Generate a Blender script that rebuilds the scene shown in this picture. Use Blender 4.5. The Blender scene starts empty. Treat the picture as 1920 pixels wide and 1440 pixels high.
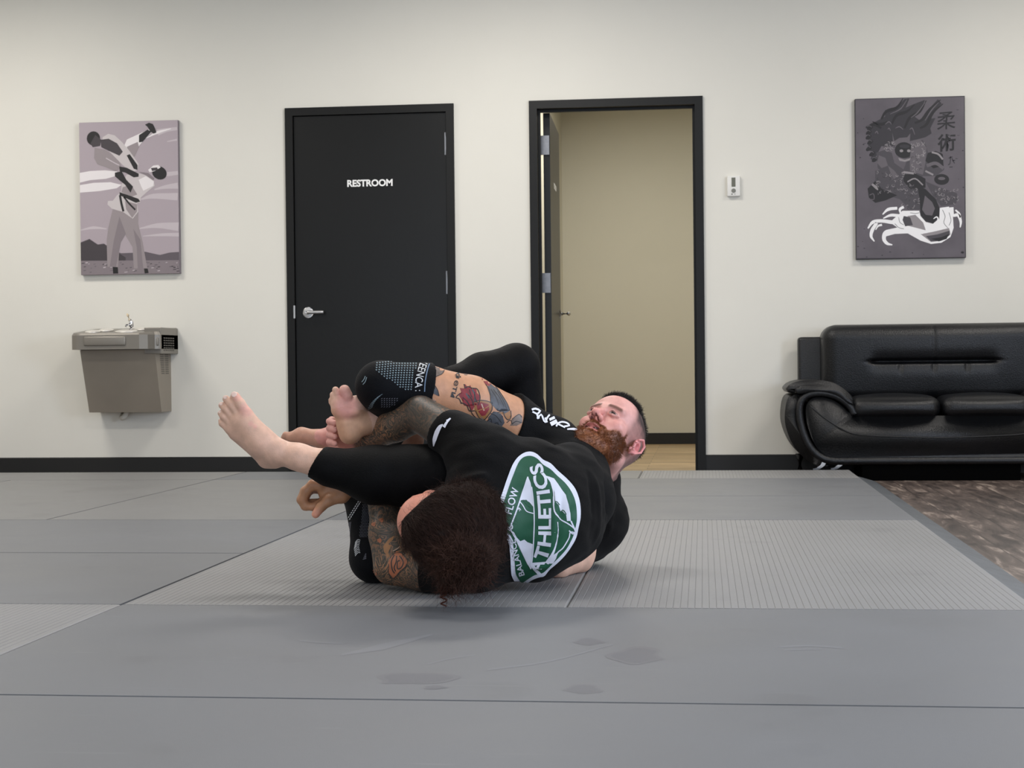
import bpy, bmesh, math, random
import numpy as np
from mathutils import Vector, Matrix, noise
from mathutils.bvhtree import BVHTree
from mathutils.geometry import tessellate_polygon
random.seed(7); np.random.seed(7)
C = bpy.context.scene.collection
PI = math.pi
# ------------------------------------------------------------------ camera
F_PX, YAW, PIT, ROL = 3092.677, 0.115614607, -0.011816034, -0.010698774
CAM = Vector((1.5855261, -4.34482805, 0.643952611))
def _basis():
    cy, sy, cp, sp, cr, sr = math.cos(YAW), math.sin(YAW), math.cos(PIT), math.sin(PIT), math.cos(ROL), math.sin(ROL)
    fwd = Vector((-sy*cp, cy*cp, sp)); right = Vector((cy, sy, 0)); up = right.cross(fwd)
    return right*cr + up*sr, -right*sr + up*cr, fwd
CR, CU, CF = _basis()
def ray(u, v): return CF + CR*((u-960)/F_PX) - CU*((v-720)/F_PX)
def U(u, v, Y):
    d = ray(u, v); return CAM + d*((Y-CAM.y)/d.y)
def Uz(u, v, z=0.0):
    d = ray(u, v); return CAM + d*((z-CAM.z)/d.z)
def Ux(u, v, X):
    d = ray(u, v); return CAM + d*((X-CAM.x)/d.x)
cam = bpy.data.cameras.new('camera'); co = bpy.data.objects.new('camera', cam); C.objects.link(co)
cam.sensor_width = 36; cam.lens = F_PX/1920*36; cam.clip_end = 100; cam.clip_start = .05
co.matrix_world = Matrix.Translation(CAM) @ Matrix(((CR.x, CU.x, -CF.x), (CR.y, CU.y, -CF.y), (CR.z, CU.z, -CF.z))).to_4x4()
cam.dof.use_dof = True; cam.dof.focus_distance = 4.9; cam.dof.aperture_fstop = 16
bpy.context.scene.camera = co
# ------------------------------------------------------------------ materials
def lin(c):
    return tuple((x/12.92 if x <= .04045 else ((x+.055)/1.055)**2.4) for x in [k/255 for k in c])+(1,)
def mat(name, rgb, rough=.5, metal=0, var=0.0, vscale=8, bump=0, bscale=60, spec=None, coat=0, sheen=0, attr=None, rvar=0):
    m = bpy.data.materials.new(name); m.use_nodes = True; nt = m.node_tree; N = nt.nodes; L = nt.links
    b = N['Principled BSDF']; b.inputs['Base Color'].default_value = lin(rgb); b.inputs['Roughness'].default_value = rough
    b.inputs['Metallic'].default_value = metal
    if spec is not None: b.inputs['Specular IOR Level'].default_value = spec
    if coat: b.inputs['Coat Weight'].default_value = coat; b.inputs['Coat Roughness'].default_value = .25
    if sheen: b.inputs['Sheen Weight'].default_value = sheen; b.inputs['Sheen Roughness'].default_value = .6
    tc = N.new('ShaderNodeTexCoord')
    src = None
    if attr:
        a = N.new('ShaderNodeVertexColor'); a.layer_name = attr; src = a.outputs['Color']
    if var:
        n = N.new('ShaderNodeTexNoise'); n.inputs['Scale'].default_value = vscale; n.inputs['Detail'].default_value = 5
        L.new(tc.outputs['Object'], n.inputs['Vector'])
        r = N.new('ShaderNodeMapRange'); r.inputs[1].default_value = .3; r.inputs[2].default_value = .7; r.inputs[3].default_value = 1-var; r.inputs[4].default_value = 1+var
        L.new(n.outputs['Fac'], r.inputs[0])
        mx = N.new('ShaderNodeMix'); mx.data_type = 'RGBA'; mx.blend_type = 'MULTIPLY'; mx.inputs[0].default_value = 1
        if src: L.new(src, mx.inputs[6])
        else: mx.inputs[6].default_value = lin(rgb)
        L.new(r.outputs[0], mx.inputs[7]); src = mx.outputs[2]
        if rvar:
            q = N.new('ShaderNodeMapRange'); q.inputs[1].default_value = .3; q.inputs[2].default_value = .7; q.inputs[3].default_value = rough-rvar; q.inputs[4].default_value = rough+rvar
            L.new(n.outputs['Fac'], q.inputs[0]); L.new(q.outputs[0], b.inputs['Roughness'])
    if src: L.new(src, b.inputs['Base Color'])
    if bump:
        n2 = N.new('ShaderNodeTexNoise'); n2.inputs['Scale'].default_value = bscale; n2.inputs['Detail'].default_value = 4
        L.new(tc.outputs['Object'], n2.inputs['Vector'])
        bp = N.new('ShaderNodeBump'); bp.inputs['Strength'].default_value = bump; bp.inputs['Distance'].default_value = .01
        L.new(n2.outputs['Fac'], bp.inputs['Height']); L.new(bp.outputs[0], b.inputs['Normal'])
    return m
# ------------------------------------------------------------------ object helpers
def link(name, bm, m, parent=None, smooth=False, mats=None):
    me = bpy.data.meshes.new(name)
    if isinstance(bm, bmesh.types.BMesh):
        bmesh.ops.recalc_face_normals(bm, faces=bm.faces); bm.to_mesh(me); bm.free()
    else:
        vs, fs = bm; me.from_pydata([tuple(v) for v in vs], [], [tuple(f) for f in fs])
    for k in (mats or [m]): me.materials.append(k)
    if smooth: me.polygons.foreach_set('use_smooth', [True]*len(me.polygons))
    me.update()
    o = bpy.data.objects.new(name, me); C.objects.link(o)
    if parent is not None: par(o, parent)
    return o
def wloc(o):
    v = Vector(o.get('_wl', (0, 0, 0))); return v
WL = {}
def par(o, p):
    o.parent = p; o.matrix_parent_inverse = Matrix.Translation(-WL.get(p.name, Vector((0, 0, 0))))
def thing(name, label, cat, loc=(0, 0, 0), group=None, kind=None):
    o = bpy.data.objects.new(name, None); C.objects.link(o); o.location = loc; o.empty_display_size = .1
    WL[o.name] = Vector(loc)
    if label: o['label'] = label
    if cat: o['category'] = cat
    if group: o['group'] = group
    if kind: o['kind'] = kind
    return o
def tag(o, label=None, cat=None, group=None, kind=None):
    if label: o['label'] = label
    if cat: o['category'] = cat
    if group: o['group'] = group
    if kind: o['kind'] = kind
    return o
def box(bm, x0, x1, y0, y1, z0, z1, bev=0, seg=2):
    r = bmesh.ops.create_cube(bm, size=1, matrix=Matrix.Translation(((x0+x1)/2, (y0+y1)/2, (z0+z1)/2)) @ Matrix.Diagonal((abs(x1-x0), abs(y1-y0), abs(z1-z0), 1)))
    if bev:
        es = {e for v in r['verts'] for e in v.link_edges}
        bmesh.ops.bevel(bm, geom=list(es), offset=bev, segments=seg, affect='EDGES', profile=.5)
def nb(): return bmesh.new()
def B(x0, x1, y0, y1, z0, z1, bev=0, seg=2):
    bm = nb(); box(bm, x0, x1, y0, y1, z0, z1, bev, seg); return bm
def tube(bm, pts, r, n=10, caps=True):
    pts = [Vector(p) for p in pts]; rs = r if isinstance(r, (list, tuple)) else [r]*len(pts)
    up = Vector((.12, .31, .94)); rings = []
    for i, p in enumerate(pts):
        t = (pts[min(i+1, len(pts)-1)]-pts[max(i-1, 0)]).normalized()
        a = t.cross(up)
        if a.length < .05: a = t.cross(Vector((1, 0, 0)))
        a.normalize(); b = t.cross(a); up = b if i == 0 else up
        rings.append([bm.verts.new(p+(a*math.cos(k*2*PI/n)+b*math.sin(k*2*PI/n))*rs[i]) for k in range(n)])
    for i in range(len(rings)-1):
        for k in range(n):
            bm.faces.new((rings[i][k], rings[i][(k+1) % n], rings[i+1][(k+1) % n], rings[i+1][k]))
    if caps: bm.faces.new(rings[0]); bm.faces.new(rings[-1])
def spline(pts, n=8):
    P = [Vector(p) for p in pts]; P = [P[0]*2-P[1]]+P+[P[-1]*2-P[-2]]; out = []
    for i in range(1, len(P)-2):
        for k in range(n):
            t = k/n; a, b, c, d = P[i-1], P[i], P[i+1], P[i+2]
            out.append(.5*((2*b)+(-a+c)*t+(2*a-5*b+4*c-d)*t*t+(-a+3*b-3*c+d)*t**3))
    out.append(P[-2]); return out
def extr(bm, poly, y0, y1, bev=0, seg=3):
    """poly: list of (x,z) ; extruded along Y"""
    a = [bm.verts.new((p[0], y0, p[1])) for p in poly]; b = [bm.verts.new((p[0], y1, p[1])) for p in poly]
    f1 = bm.faces.new(a); f2 = bm.faces.new(b[::-1])
    for i in range(len(a)): bm.faces.new((a[i], b[i], b[(i+1) % len(a)], a[(i+1) % len(a)]))
    if bev:
        es = list(f1.edges)+list(f2.edges); bmesh.ops.bevel(bm, geom=es, offset=bev, segments=seg, affect='EDGES', profile=.5)
# flat shapes laid onto a surface. polys: list of loops (outer first, holes after) in 2-D; fn maps 2-D -> 3-D point or None
def decal(layers, fn, cell=4.0):
    """layers: list of (material index, kind, data); returns verts, faces, material ids"""
    V, Fc, M = [], [], []
    for mi, bm2 in layers:
        xs = [v.co.x for v in bm2.verts]; ys = [v.co.y for v in bm2.verts]
        if not xs: continue
        if cell:
            for k in range(int(min(xs)//cell)+1, int(max(xs)//cell)+1):
                g = bm2.verts[:]+bm2.edges[:]+bm2.faces[:]
                bmesh.ops.bisect_plane(bm2, geom=g, plane_co=(k*cell, 0, 0), plane_no=(1, 0, 0))
            for k in range(int(min(ys)//cell)+1, int(max(ys)//cell)+1):
                g = bm2.verts[:]+bm2.edges[:]+bm2.faces[:]
                bmesh.ops.bisect_plane(bm2, geom=g, plane_co=(0, k*cell, 0), plane_no=(0, 1, 0))
        bm2.verts.index_update(); base = len(V); ok = []
        for v in bm2.verts:
            p = fn(v.co.x, v.co.y, v.co.z); ok.append(p is not None); V.append(p if p is not None else (0, 0, 0))
        for f in bm2.faces:
            ids = [v.index for v in f.verts]
            if all(ok[i] for i in ids): Fc.append([base+i for i in ids]); M.append(mi)
        bm2.free()
    return V, Fc, M
def poly2(loops, lay=0.0):
    bm = nb(); L = [[Vector((p[0], p[1], 0)) for p in l] for l in loops]; flat = [p for l in L for p in l]
    vs = [bm.verts.new((p.x, p.y, lay)) for p in flat]
    for t in tessellate_polygon(L):
        try: bm.faces.new([vs[i] for i in t])
        except ValueError: pass
    return bm
def strip2(pts, w, lay=0.0, sm=4):
    """stroke of width w (scalar or list) along 2-D points"""
    P = spline([(p[0], p[1], 0) for p in pts], sm) if sm and len(pts) > 2 else [Vector((p[0], p[1], 0)) for p in pts]
    n = len(P); bm = nb(); prev = None
    for i, p in enumerate(P):
        t = (P[min(i+1, n-1)]-P[max(i-1, 0)]); t.normalize(); nn = Vector((-t.y, t.x, 0))
        if isinstance(w, (list, tuple)):
            s = i/(n-1)*(len(w)-1); k = min(int(s), len(w)-2); ww = w[k]*(1-(s-k))+w[k+1]*(s-k)
        else: ww = w
        a = bm.verts.new((p+nn*ww/2)+Vector((0, 0, lay))); b = bm.verts.new((p-nn*ww/2)+Vector((0, 0, lay)))
        if prev:
            try: bm.faces.new((prev[0], prev[1], b, a))
            except ValueError: pass
        prev = (a, b)
    return bm
def ell2(cx, cy, rx, ry, lay=0, n=20, a=0):
    return poly2([[(cx+rx*math.cos(t)*math.cos(a)-ry*math.sin(t)*math.sin(a), cy+rx*math.cos(t)*math.sin(a)+ry*math.sin(t)*math.cos(a)) for t in [2*PI*k/n for k in range(n)]]], lay)
def text2(s, xf, size=1.0, bold=0.0, lay=0.0, spacing=1.0, align='CENTER', xscale=1.0):
    """text outline as 2-D mesh; xf maps (x,y) in em-space -> 2-D target"""
    cu = bpy.data.curves.new('t', 'FONT'); cu.body = s; cu.size = size; cu.align_x = align; cu.align_y = 'CENTER'; cu.offset = bold; cu.space_character = spacing
    cu.resolution_u = 3; o = bpy.data.objects.new('t', cu); C.objects.link(o)
    dg = bpy.context.evaluated_depsgraph_get(); me = bpy.data.meshes.new_from_object(o.evaluated_get(dg))
    bm = nb(); bm.from_mesh(me); bpy.data.objects.remove(o); bpy.data.curves.remove(cu); bpy.data.meshes.remove(me)
    for v in bm.verts:
        x, y = xf(v.co.x*xscale, v.co.y); v.co = (x, y, lay)
    return bm
def link_decal(name, data, mats, parent, smooth=True):
    V, Fc, M = data
    o = link(name, (V, Fc), None, parent, smooth=smooth, mats=mats)
    o.data.polygons.foreach_set('material_index', M); return o
# ================================================================== THE ROOM
YW = 6.40          # back wall plane
ZF = -0.075        # building floor (mat tops are z = 0)
ZC = 3.35
XL, XR, YF = -5.2, 6.4, -7.5
m_wall = mat('wall_paint', (222, 219, 209), .7, var=.02, vscale=1.2, bump=.05, bscale=220)
m_hallwall = mat('hall_paint', (204, 201, 188), .7, var=.02, vscale=1.2, bump=.05, bscale=220)
m_ceil = mat('ceiling_paint', (200, 200, 196), .8, var=.02, bump=.1, bscale=150)
m_black = mat('black_trim', (13, 13, 12), .45, var=.08, vscale=5, bump=.03, spec=.3)
m_doorblk = mat('black_door_laminate', (13, 13, 12), .34, var=.07, vscale=3, bump=.04, bscale=40, spec=.3)
m_rubber = mat('black_rubber_base', (12, 12, 12), .55, var=.1, vscale=5)
m_steel = mat('brushed_steel', (196, 196, 196), .4, .9, var=.05, vscale=30)
m_hinge = mat('satin_hinge', (138, 140, 145), .45, .8, var=.08, vscale=60)
m_white = mat('white_vinyl', (240, 240, 238), .5, var=.01)

def px_rect(u0, v0, u1, v1, Y):
    a = U(u0, v0, Y); b = U(u1, v1, Y); return a, b
# door rectangles on the wall
D1x0, D1x1 = U(536, 300, YW).x, U(852, 300, YW).x
D1z = (U(533, 203, YW).z+U(850, 195, YW).z)/2
D2x0, D2x1 = U(993, 300, YW).x, U(1318.5, 300, YW).x
D2z = (U(991, 191, YW).z+U(1318, 179, YW).z)/2
FW = .052
T = .14
xs = [XL-.1, D1x0+FW*.5, D1x1-FW*.5, D2x0+FW*.5, D2x1-FW*.5, XR+.1]
bm = nb()
for i in (0, 2, 4): box(bm, xs[i], xs[i+1], YW, YW+T, ZF-.02, ZC)
box(bm, xs[1], xs[2], YW, YW+T, D1z-FW*.5, ZC); box(bm, xs[3], xs[4], YW, YW+T, D2z-FW*.5, ZC)
tag(link('wall_back', bm, m_wall), kind='structure')
tag(link('wall_left', B(XL-.12, XL, YF, YW, ZF-.02, ZC), m_wall), kind='structure')
bm = nb(); box(bm, XR, XR+.12, YF, -2.2, ZF-.02, ZC); box(bm, XR, XR+.12, .2, YW, ZF-.02, ZC); box(bm, XR, XR+.12, -2.2, .2, ZF-.02, .8); box(bm, XR, XR+.12, -2.2, .2, 2.6, ZC)
tag(link('wall_right', bm, m_wall), kind='structure')
bm = nb()
for y in (-2.2, -1.03, .14): box(bm, XR+.02, XR+.08, y, y+.06, .8, 2.6)
for z in (.8, 2.54): box(bm, XR+.02, XR+.08, -2.2, .2, z, z+.06)
tag(link('window_2', bm, m_black), kind='structure')
tag(link('ceiling', B(XL-.12, XR+.12, YF, YW+.14, ZC, ZC+.1), m_ceil), kind='structure')
# front wall with a storefront window opening
WX0, WX1, WZ0, WZ1 = -3.4, 5.6, .25, 2.7
bm = nb(); box(bm, XL-.12, WX0, YF-.14, YF, ZF-.02, ZC+.1); box(bm, WX1, XR+.12, YF-.14, YF, ZF-.02, ZC+.1)
box(bm, WX0, WX1, YF-.14, YF, ZF-.02, WZ0); box(bm, WX0, WX1, YF-.14, YF, WZ1, ZC+.1)
tag(link('wall_front', bm, m_wall), kind='structure')
w = thing('window_1', None, None, (1, YF, ZF), kind='structure')
bm = nb()
for k in range(7):
    x = WX0+(WX1-WX0)*k/6; box(bm, x-.03, x+.03, YF-.10, YF-.04, WZ0, WZ1)
box(bm, WX0, WX1, YF-.10, YF-.04, WZ0, WZ0+.06); box(bm, WX0, WX1, YF-.10, YF-.04, WZ1-.06, WZ1)
link('window_frame', bm, m_black, w)
# floors
m_lvp = bpy.data.materials.new('rustic_plank_floor'); m_lvp.use_nodes = True
def plank_nodes(m, w, l, c_dark, c_mid, c_light, swap, rough, streak=.55):
    nt = m.node_tree; N = nt.nodes; L = nt.links; b = N['Principled BSDF']; b.inputs['Roughness'].default_value = rough
    tc = N.new('ShaderNodeTexCoord'); mp = N.new('ShaderNodeMapping'); L.new(tc.outputs['Object'], mp.inputs[0])
    if swap: mp.inputs['Rotation'].default_value = (0, 0, PI/2)
    br = N.new('ShaderNodeTexBrick'); br.inputs['Scale'].default_value = 1; br.inputs['Brick Width'].default_value = l; br.inputs['Row Height'].default_value = w
    br.inputs['Mortar Size'].default_value = .0015; br.inputs['Color1'].default_value = (0, 0, 0, 1); br.inputs['Color2'].default_value = (1, 1, 1, 1); br.inputs['Mortar'].default_value = (.3, .3, .3, 1)
    br.offset = .37; L.new(mp.outputs[0], br.inputs['Vector'])
    m2 = N.new('ShaderNodeMapping'); m2.inputs['Scale'].default_value = (1.6, 11, 1) ; L.new(mp.outputs[0], m2.inputs[0])
    ad = N.new('ShaderNodeVectorMath'); ad.operation = 'ADD'; L.new(m2.outputs[0], ad.inputs[0]); L.new(br.outputs['Color'], ad.inputs[1])
    sc = N.new('ShaderNodeVectorMath'); sc.operation = 'SCALE'; sc.inputs['Scale'].default_value = 9; L.new(br.outputs['Color'], sc.inputs[0]); L.new(sc.outputs[0], ad.inputs[1])
    n = N.new('ShaderNodeTexNoise'); n.inputs['Scale'].default_value = 1.5; n.inputs['Detail'].default_value = 8; n.inputs['Roughness'].default_value = .62; n.inputs['Distortion'].default_value = .6; L.new(ad.outputs[0], n.inputs['Vector'])
    cr = N.new('ShaderNodeValToRGB'); e = cr.color_ramp.elements; e[0].position = .36; e[0].color = lin(c_dark); e[1].position = .72; e[1].color = lin(c_light)
    k = cr.color_ramp.elements.new(streak); k.color = lin(c_mid); L.new(n.outputs['Fac'], cr.inputs[0])
    hs = N.new('ShaderNodeMapRange'); hs.inputs[3].default_value = .75; hs.inputs[4].default_value = 1.25; L.new(br.outputs['Color'], hs.inputs[0])
    mx = N.new('ShaderNodeMix'); mx.data_type = 'RGBA'; mx.blend_type = 'MULTIPLY'; mx.inputs[0].default_value = 1; L.new(cr.outputs[0], mx.inputs[6]); L.new(hs.outputs[0], mx.inputs[7])
    mm = N.new('ShaderNodeMix'); mm.data_type = 'RGBA'; mm.inputs[7].default_value = lin((28, 24, 22)); L.new(br.outputs['Fac'], mm.inputs[0]); L.new(mx.outputs[2], mm.inputs[6])
    L.new(mm.outputs[2], b.inputs['Base Color'])
    bp = N.new('ShaderNodeBump'); bp.inputs['Strength'].default_value = .25; bp.inputs['Distance'].default_value = .003; L.new(n.outputs['Fac'], bp.inputs['Height']); L.new(bp.outputs[0], b.inputs['Normal'])
plank_nodes(m_lvp, .15, 1.1, (58, 50, 47), (98, 86, 80), (178, 162, 150), True, .42, .56)
m_tan = bpy.data.materials.new('tan_plank_floor'); m_tan.use_nodes = True
plank_nodes(m_tan, .14, 1.2, (150, 126, 96), (178, 154, 120), (205, 184, 152), False, .4)
tag(link('floor', B(XL-.12, XR+.12, YF, YW+.02, ZF-.1, ZF), m_lvp), kind='structure')
# hall behind the open door
HY = Uz(1290, 832.5, ZF).y; HX0, HX1 = D2x0-.12, D2x1+.75
tag(link('floor', B(HX0, HX1, YW+.02, HY, ZF-.1, ZF+.0), m_tan), kind='structure')
tag(link('wall_hall_back', B(HX0-.1, HX1+.1, HY, HY+.1, ZF, 2.9), m_hallwall), kind='structure')
tag(link('wall_hall_left', B(HX0-.1, HX0, YW+T, HY, ZF, 2.9), m_hallwall), kind='structure')
tag(link('wall_hall_right', B(HX1, HX1+.1, YW+T, HY, ZF, 2.9), m_hallwall), kind='structure')
tag(link('ceiling_hall', B(HX0-.1, HX1+.1, YW+T, HY+.1, 2.9, 3.0), m_ceil), kind='structure')
tag(link('baseboard_hall', B(HX0, HX1, HY-.012, HY, ZF, U(1280, 811.5, HY).z, .002), m_rubber), kind='structure')
# baseboards
zb = (U(300, 855, YW).z+U(1450, 854, YW).z)/2
for n, a, b_ in (('baseboard_back', XL, D1x0), ('baseboard_back', D1x1, D2x0), ('baseboard_back', D2x1, XR)):
    bm = nb(); prof = [(YW-.010, ZF), (YW-.010, zb-.006), (YW-.004, zb), (YW, zb), (YW, ZF)]
    va = [bm.verts.new((a, p[0], p[1])) for p in prof]; vb = [bm.verts.new((b_, p[0], p[1])) for p in prof]
    bm.faces.new(va); bm.faces.new(vb[::-1])
    for i in range(5): bm.faces.new((va[i], vb[i], vb[(i+1) % 5], va[(i+1) % 5]))
    tag(link(n, bm, m_rubber), kind='structure')
# ------------------------------------------------------------------ doors
def frame_bm(x0, x1, z1):
    bm = nb(); y0, y1 = YW-.018, YW+T+.012
    poly = [(x0, ZF), (x0, z1), (x1, z1), (x1, ZF), (x1-FW, ZF), (x1-FW, z1-FW), (x0+FW, z1-FW), (x0+FW, ZF)]
    extr(bm, poly, y0, y1)
    s = .016                                               # stop
    p2 = [(x0+FW-.002, ZF), (x0+FW-.002, z1-FW+.002), (x1-FW+.002, z1-FW+.002), (x1-FW+.002, ZF), (x1-FW-s, ZF), (x1-FW-s, z1-FW-s), (x0+FW+s, z1-FW-s), (x0+FW+s, ZF)]
    extr(bm, p2, YW+.05, YW+.075)
    return bm
def lever(parent, c, out, along, m=None, L1=.046):
    """c centre on door face, out = unit vector away from the face, along = lever direction"""
    m = m or m_steel; c = Vector(c); out = Vector(out); along = Vector(along)
    h = bpy.data.objects
    bm = nb(); tube(bm, [c, c+out*.008, c+out*.010], [.036, .036, .030], 24); tube(bm, [c+out*.009, c+out*(L1+.006)], .013, 14)
    ro = link('door_handle', bm, m, parent, True)
    bm = nb(); tube(bm, spline([c+out*L1, c+out*(L1+.006)+along*.02, c+out*(L1+.006)+along*.06, c+out*(L1+.002)+along*.115], 5), [.014]+[.0115]*14+[.009], 12); link('lever', bm, m, ro, True)
    bm = nb(); tube(bm, [c+out*L1, c+out*(L1+.016)], [.012, .008], 12); link('lock_button', bm, m, ro, True)
d1 = thing('door_1', None, None, ((D1x0+D1x1)/2, YW, ZF), kind='structure')
link('door_frame', frame_bm(D1x0, D1x1, D1z), m_black, d1)
leaf = link('door_leaf', B(D1x0+FW+.003, D1x1-FW-.003, YW+.002, YW+.046, ZF+.01, D1z-FW-.003, .0015), m_doorblk, d1)
for v0, v1 in ((248, 290), (508, 551)):
    a = U(836, v0, YW-.01); b = U(836, v1, YW-.01)
    bm = nb(); tube(bm, [(D1x1-FW+.003, YW-.006, a.z), (D1x1-FW+.003, YW-.006, b.z)], .0085, 10); box(bm, D1x1-FW-.012, D1x1-FW+.016, YW-.003, YW+.002, b.z, a.z); link('hinge', bm, m_hinge, d1)
bm = nb(); tube(bm, [(D1x1-FW+.003, YW-.006, .2), (D1x1-FW+.003, YW-.006, .34)], .0085, 10); link('hinge', bm, m_hinge, d1)
c = U(578, 586, YW); lever(d1, (c.x, YW+.002, c.z), (0, -1, 0), (1, 0, 0))
a = U(554, 573, YW); b = U(556, 597, YW)
link('strike_plate', B(D1x0+FW-.008, D1x0+FW+.003, YW-.019, YW-.010, b.z, a.z), m_steel, d1)
# lettering
def plane_fn(Y, off=.0008): return lambda x, z, l: (x, Y-off-l, z)
p0, p1 = U(651, 344, YW), U(736, 342, YW)
cx = (p0.x+p1.x)/2; cz = (p0.z+p1.z)/2; ww = p1.x-p0.x
tb = text2('RESTROOM', lambda x, y: (x, y), 1, .035, 0, .98)
x_ = [v.co.x for v in tb.verts]; y_ = [v.co.y for v in tb.verts]; sx = ww/(max(x_)-min(x_)); zh = .047; sy = zh/(max(y_)-min(y_)); mxx = (max(x_)+min(x_))/2; mxy = (max(y_)+min(y_))/2
for v in tb.verts: v.co = (cx+(v.co.x-mxx)*sx, cz+(v.co.y-mxy)*sy, 0)
link_decal('lettering', decal([(0, tb)], plane_fn(YW+.002), 0), [m_white], d1, False)
# open door
d2 = thing('door_2', None, None, ((D2x0+D2x1)/2, YW, ZF), kind='structure')
link('door_frame', frame_bm(D2x0, D2x1, D2z), m_black, d2)
hx, hy = D2x0+FW+.012, YW+T+.010
LW = D2x1-D2x0-2*FW-.006
ang = math.radians(91.5)                                   # swings away from the room about its left edge
Rz = Matrix.Translation((hx, hy, 0)) @ Matrix.Rotation(ang, 4, 'Z')
def xf(bm, M=Rz):
    bmesh.ops.transform(bm, matrix=M, verts=bm.verts); return bm
# leaf local: x 0..LW along leaf, y -0.045..0 thickness (toward the opening side at 90 deg => -x... )
def leafbox(x0, x1, y0, y1, z0, z1, bev=0): return xf(B(x0, x1, y0, y1, z0, z1, bev))
link('door_leaf', leafbox(.012, LW, -.056, -.012, ZF+.01, D2z-FW-.004, .0015), m_doorblk, d2)
for v0, v1 in ((254, 290), (512, 549), (806, 840)):
    a = U(1020, v0, YW+T); b = U(1020, v1, YW+T)
    bm = nb(); tube(bm, [(hx, hy+.004, a.z), (hx, hy+.004, b.z)], .009, 10); box(bm, hx-.014, hx+.052, hy-.006, hy-.002, b.z, a.z); link('hinge', bm, m_hinge, d2)
zl = U(1055, 588, YW+T+.9).z
pc = Rz @ Vector((LW-.07, -.056, zl)); od = Rz.to_3x3() @ Vector((0, -1, 0)); al = Rz.to_3x3() @ Vector((-1, 0, 0))
lever(d2, pc, od, al, None, .062)
za, zb2 = U(1040, 346, YW+.8).z, U(1040, 366, YW+.8).z
tb = text2('RESTROOM', lambda x, y: (x, y), 1, .035, 0, .98)
def fn2(x, y, l):
    p = Rz @ Vector((LW*.5+x*.052, -.0568, (za+zb2)/2+y*.052)); return tuple(p)
link_decal('lettering', decal([(0, tb)], fn2, 0), [m_white], d2, False)
# ------------------------------------------------------------------ thermostat
th = thing('thermostat', 'small white wall thermostat with grey display, right of the open doorway', 'thermostat', tuple(U(1376, 368, YW)))
a, b = U(1363, 330, YW-.02), U(1388, 368, YW-.02)
m_plast = mat('white_plastic', (226, 224, 218), .45, var=.02)
link('body', B(a.x, b.x, YW-.028, YW, b.z, a.z, .006, 3), m_plast, th, True)
m_lcd = mat('grey_lcd', (98, 98, 84), .3); m_btn = mat('grey_button', (120, 120, 112), .5)
a1, b1 = U(1371.5, 333, YW-.028), U(1379, 350, YW-.028)
link('display', B(a1.x, b1.x, YW-.0295, YW-.027, b1.z, a1.z, .0006), m_lcd, th)
c = U(1375.5, 357.5, YW-.028); bm = nb(); tube(bm, [(c.x, YW-.027, c.z), (c.x, YW-.031, c.z)], .014, 20); link('dial', bm, m_btn, th)
c = U(1372.5, 364, YW-.028); bm = nb(); tube(bm, [(c.x, YW-.027, c.z), (c.x, YW-.0295, c.z)], .0045, 10); c = U(1378, 364, YW-.028); tube(bm, [(c.x, YW-.027, c.z), (c.x, YW-.0295, c.z)], .003, 10); link('button', bm, m_btn, th)
# ------------------------------------------------------------------ mats
def mat_vinyl(name, rgb, rough):
    m = mat(name, rgb, rough, var=.05, vscale=2.2, bump=.12, bscale=500, rvar=.05)
    nt = m.node_tree; N = nt.nodes; L = nt.links; b = N['Principled BSDF']
    src = b.inputs['Base Color'].links[0].from_socket
    tc = N.new('ShaderNodeTexCoord'); mp = N.new('ShaderNodeMapping'); mp.inputs['Rotation'].default_value = (0, 0, .35); mp.inputs['Scale'].default_value = (2, 34, 1); L.new(tc.outputs['Object'], mp.inputs[0])
    n = N.new('ShaderNodeTexNoise'); n.inputs['Scale'].default_value = 1.6; n.inputs['Detail'].default_value = 6; n.inputs['Distortion'].default_value = .4; L.new(mp.outputs[0], n.inputs['Vector'])
    r = N.new('ShaderNodeMapRange'); r.inputs[1].default_value = .66; r.inputs[2].default_value = .8; r.inputs[3].default_value = 0; r.inputs[4].default_value = .16; L.new(n.outputs['Fac'], r.inputs[0])
    mx = N.new('ShaderNodeMix'); mx.data_type = 'RGBA'; mx.inputs[7].default_value = lin((170, 170, 172)); L.new(r.outputs[0], mx.inputs[0]); L.new(src, mx.inputs[6]); L.new(mx.outputs[2], b.inputs['Base Color'])
    # scuffs
    n3 = N.new('ShaderNodeTexNoise'); n3.inputs['Scale'].default_value = 3.2; n3.inputs['Detail'].default_value = 3; L.new(tc.outputs['Object'], n3.inputs['Vector'])
    r3 = N.new('ShaderNodeMapRange'); r3.inputs[1].default_value = .62; r3.inputs[2].default_value = .7; r3.inputs[3].default_value = 0; r3.inputs[4].default_value = .13; L.new(n3.outputs['Fac'], r3.inputs[0])
    m3 = N.new('ShaderNodeMix'); m3.data_type = 'RGBA'; m3.inputs[7].default_value = lin((70, 70, 74)); L.new(r3.outputs[0], m3.inputs[0]); L.new(mx.outputs[2], m3.inputs[6]); L.new(m3.outputs[2], b.inputs['Base Color'])
    return m
m_sm = mat_vinyl('smooth_mat_vinyl', (107, 109, 113), .5)
m_sm2 = mat_vinyl('smooth_mat_vinyl_warm', (121, 121, 121), .5)
m_rib = mat_vinyl('ribbed_mat_vinyl', (133, 133, 134), .5)
W4 = 1.2192; G = .0010
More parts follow.
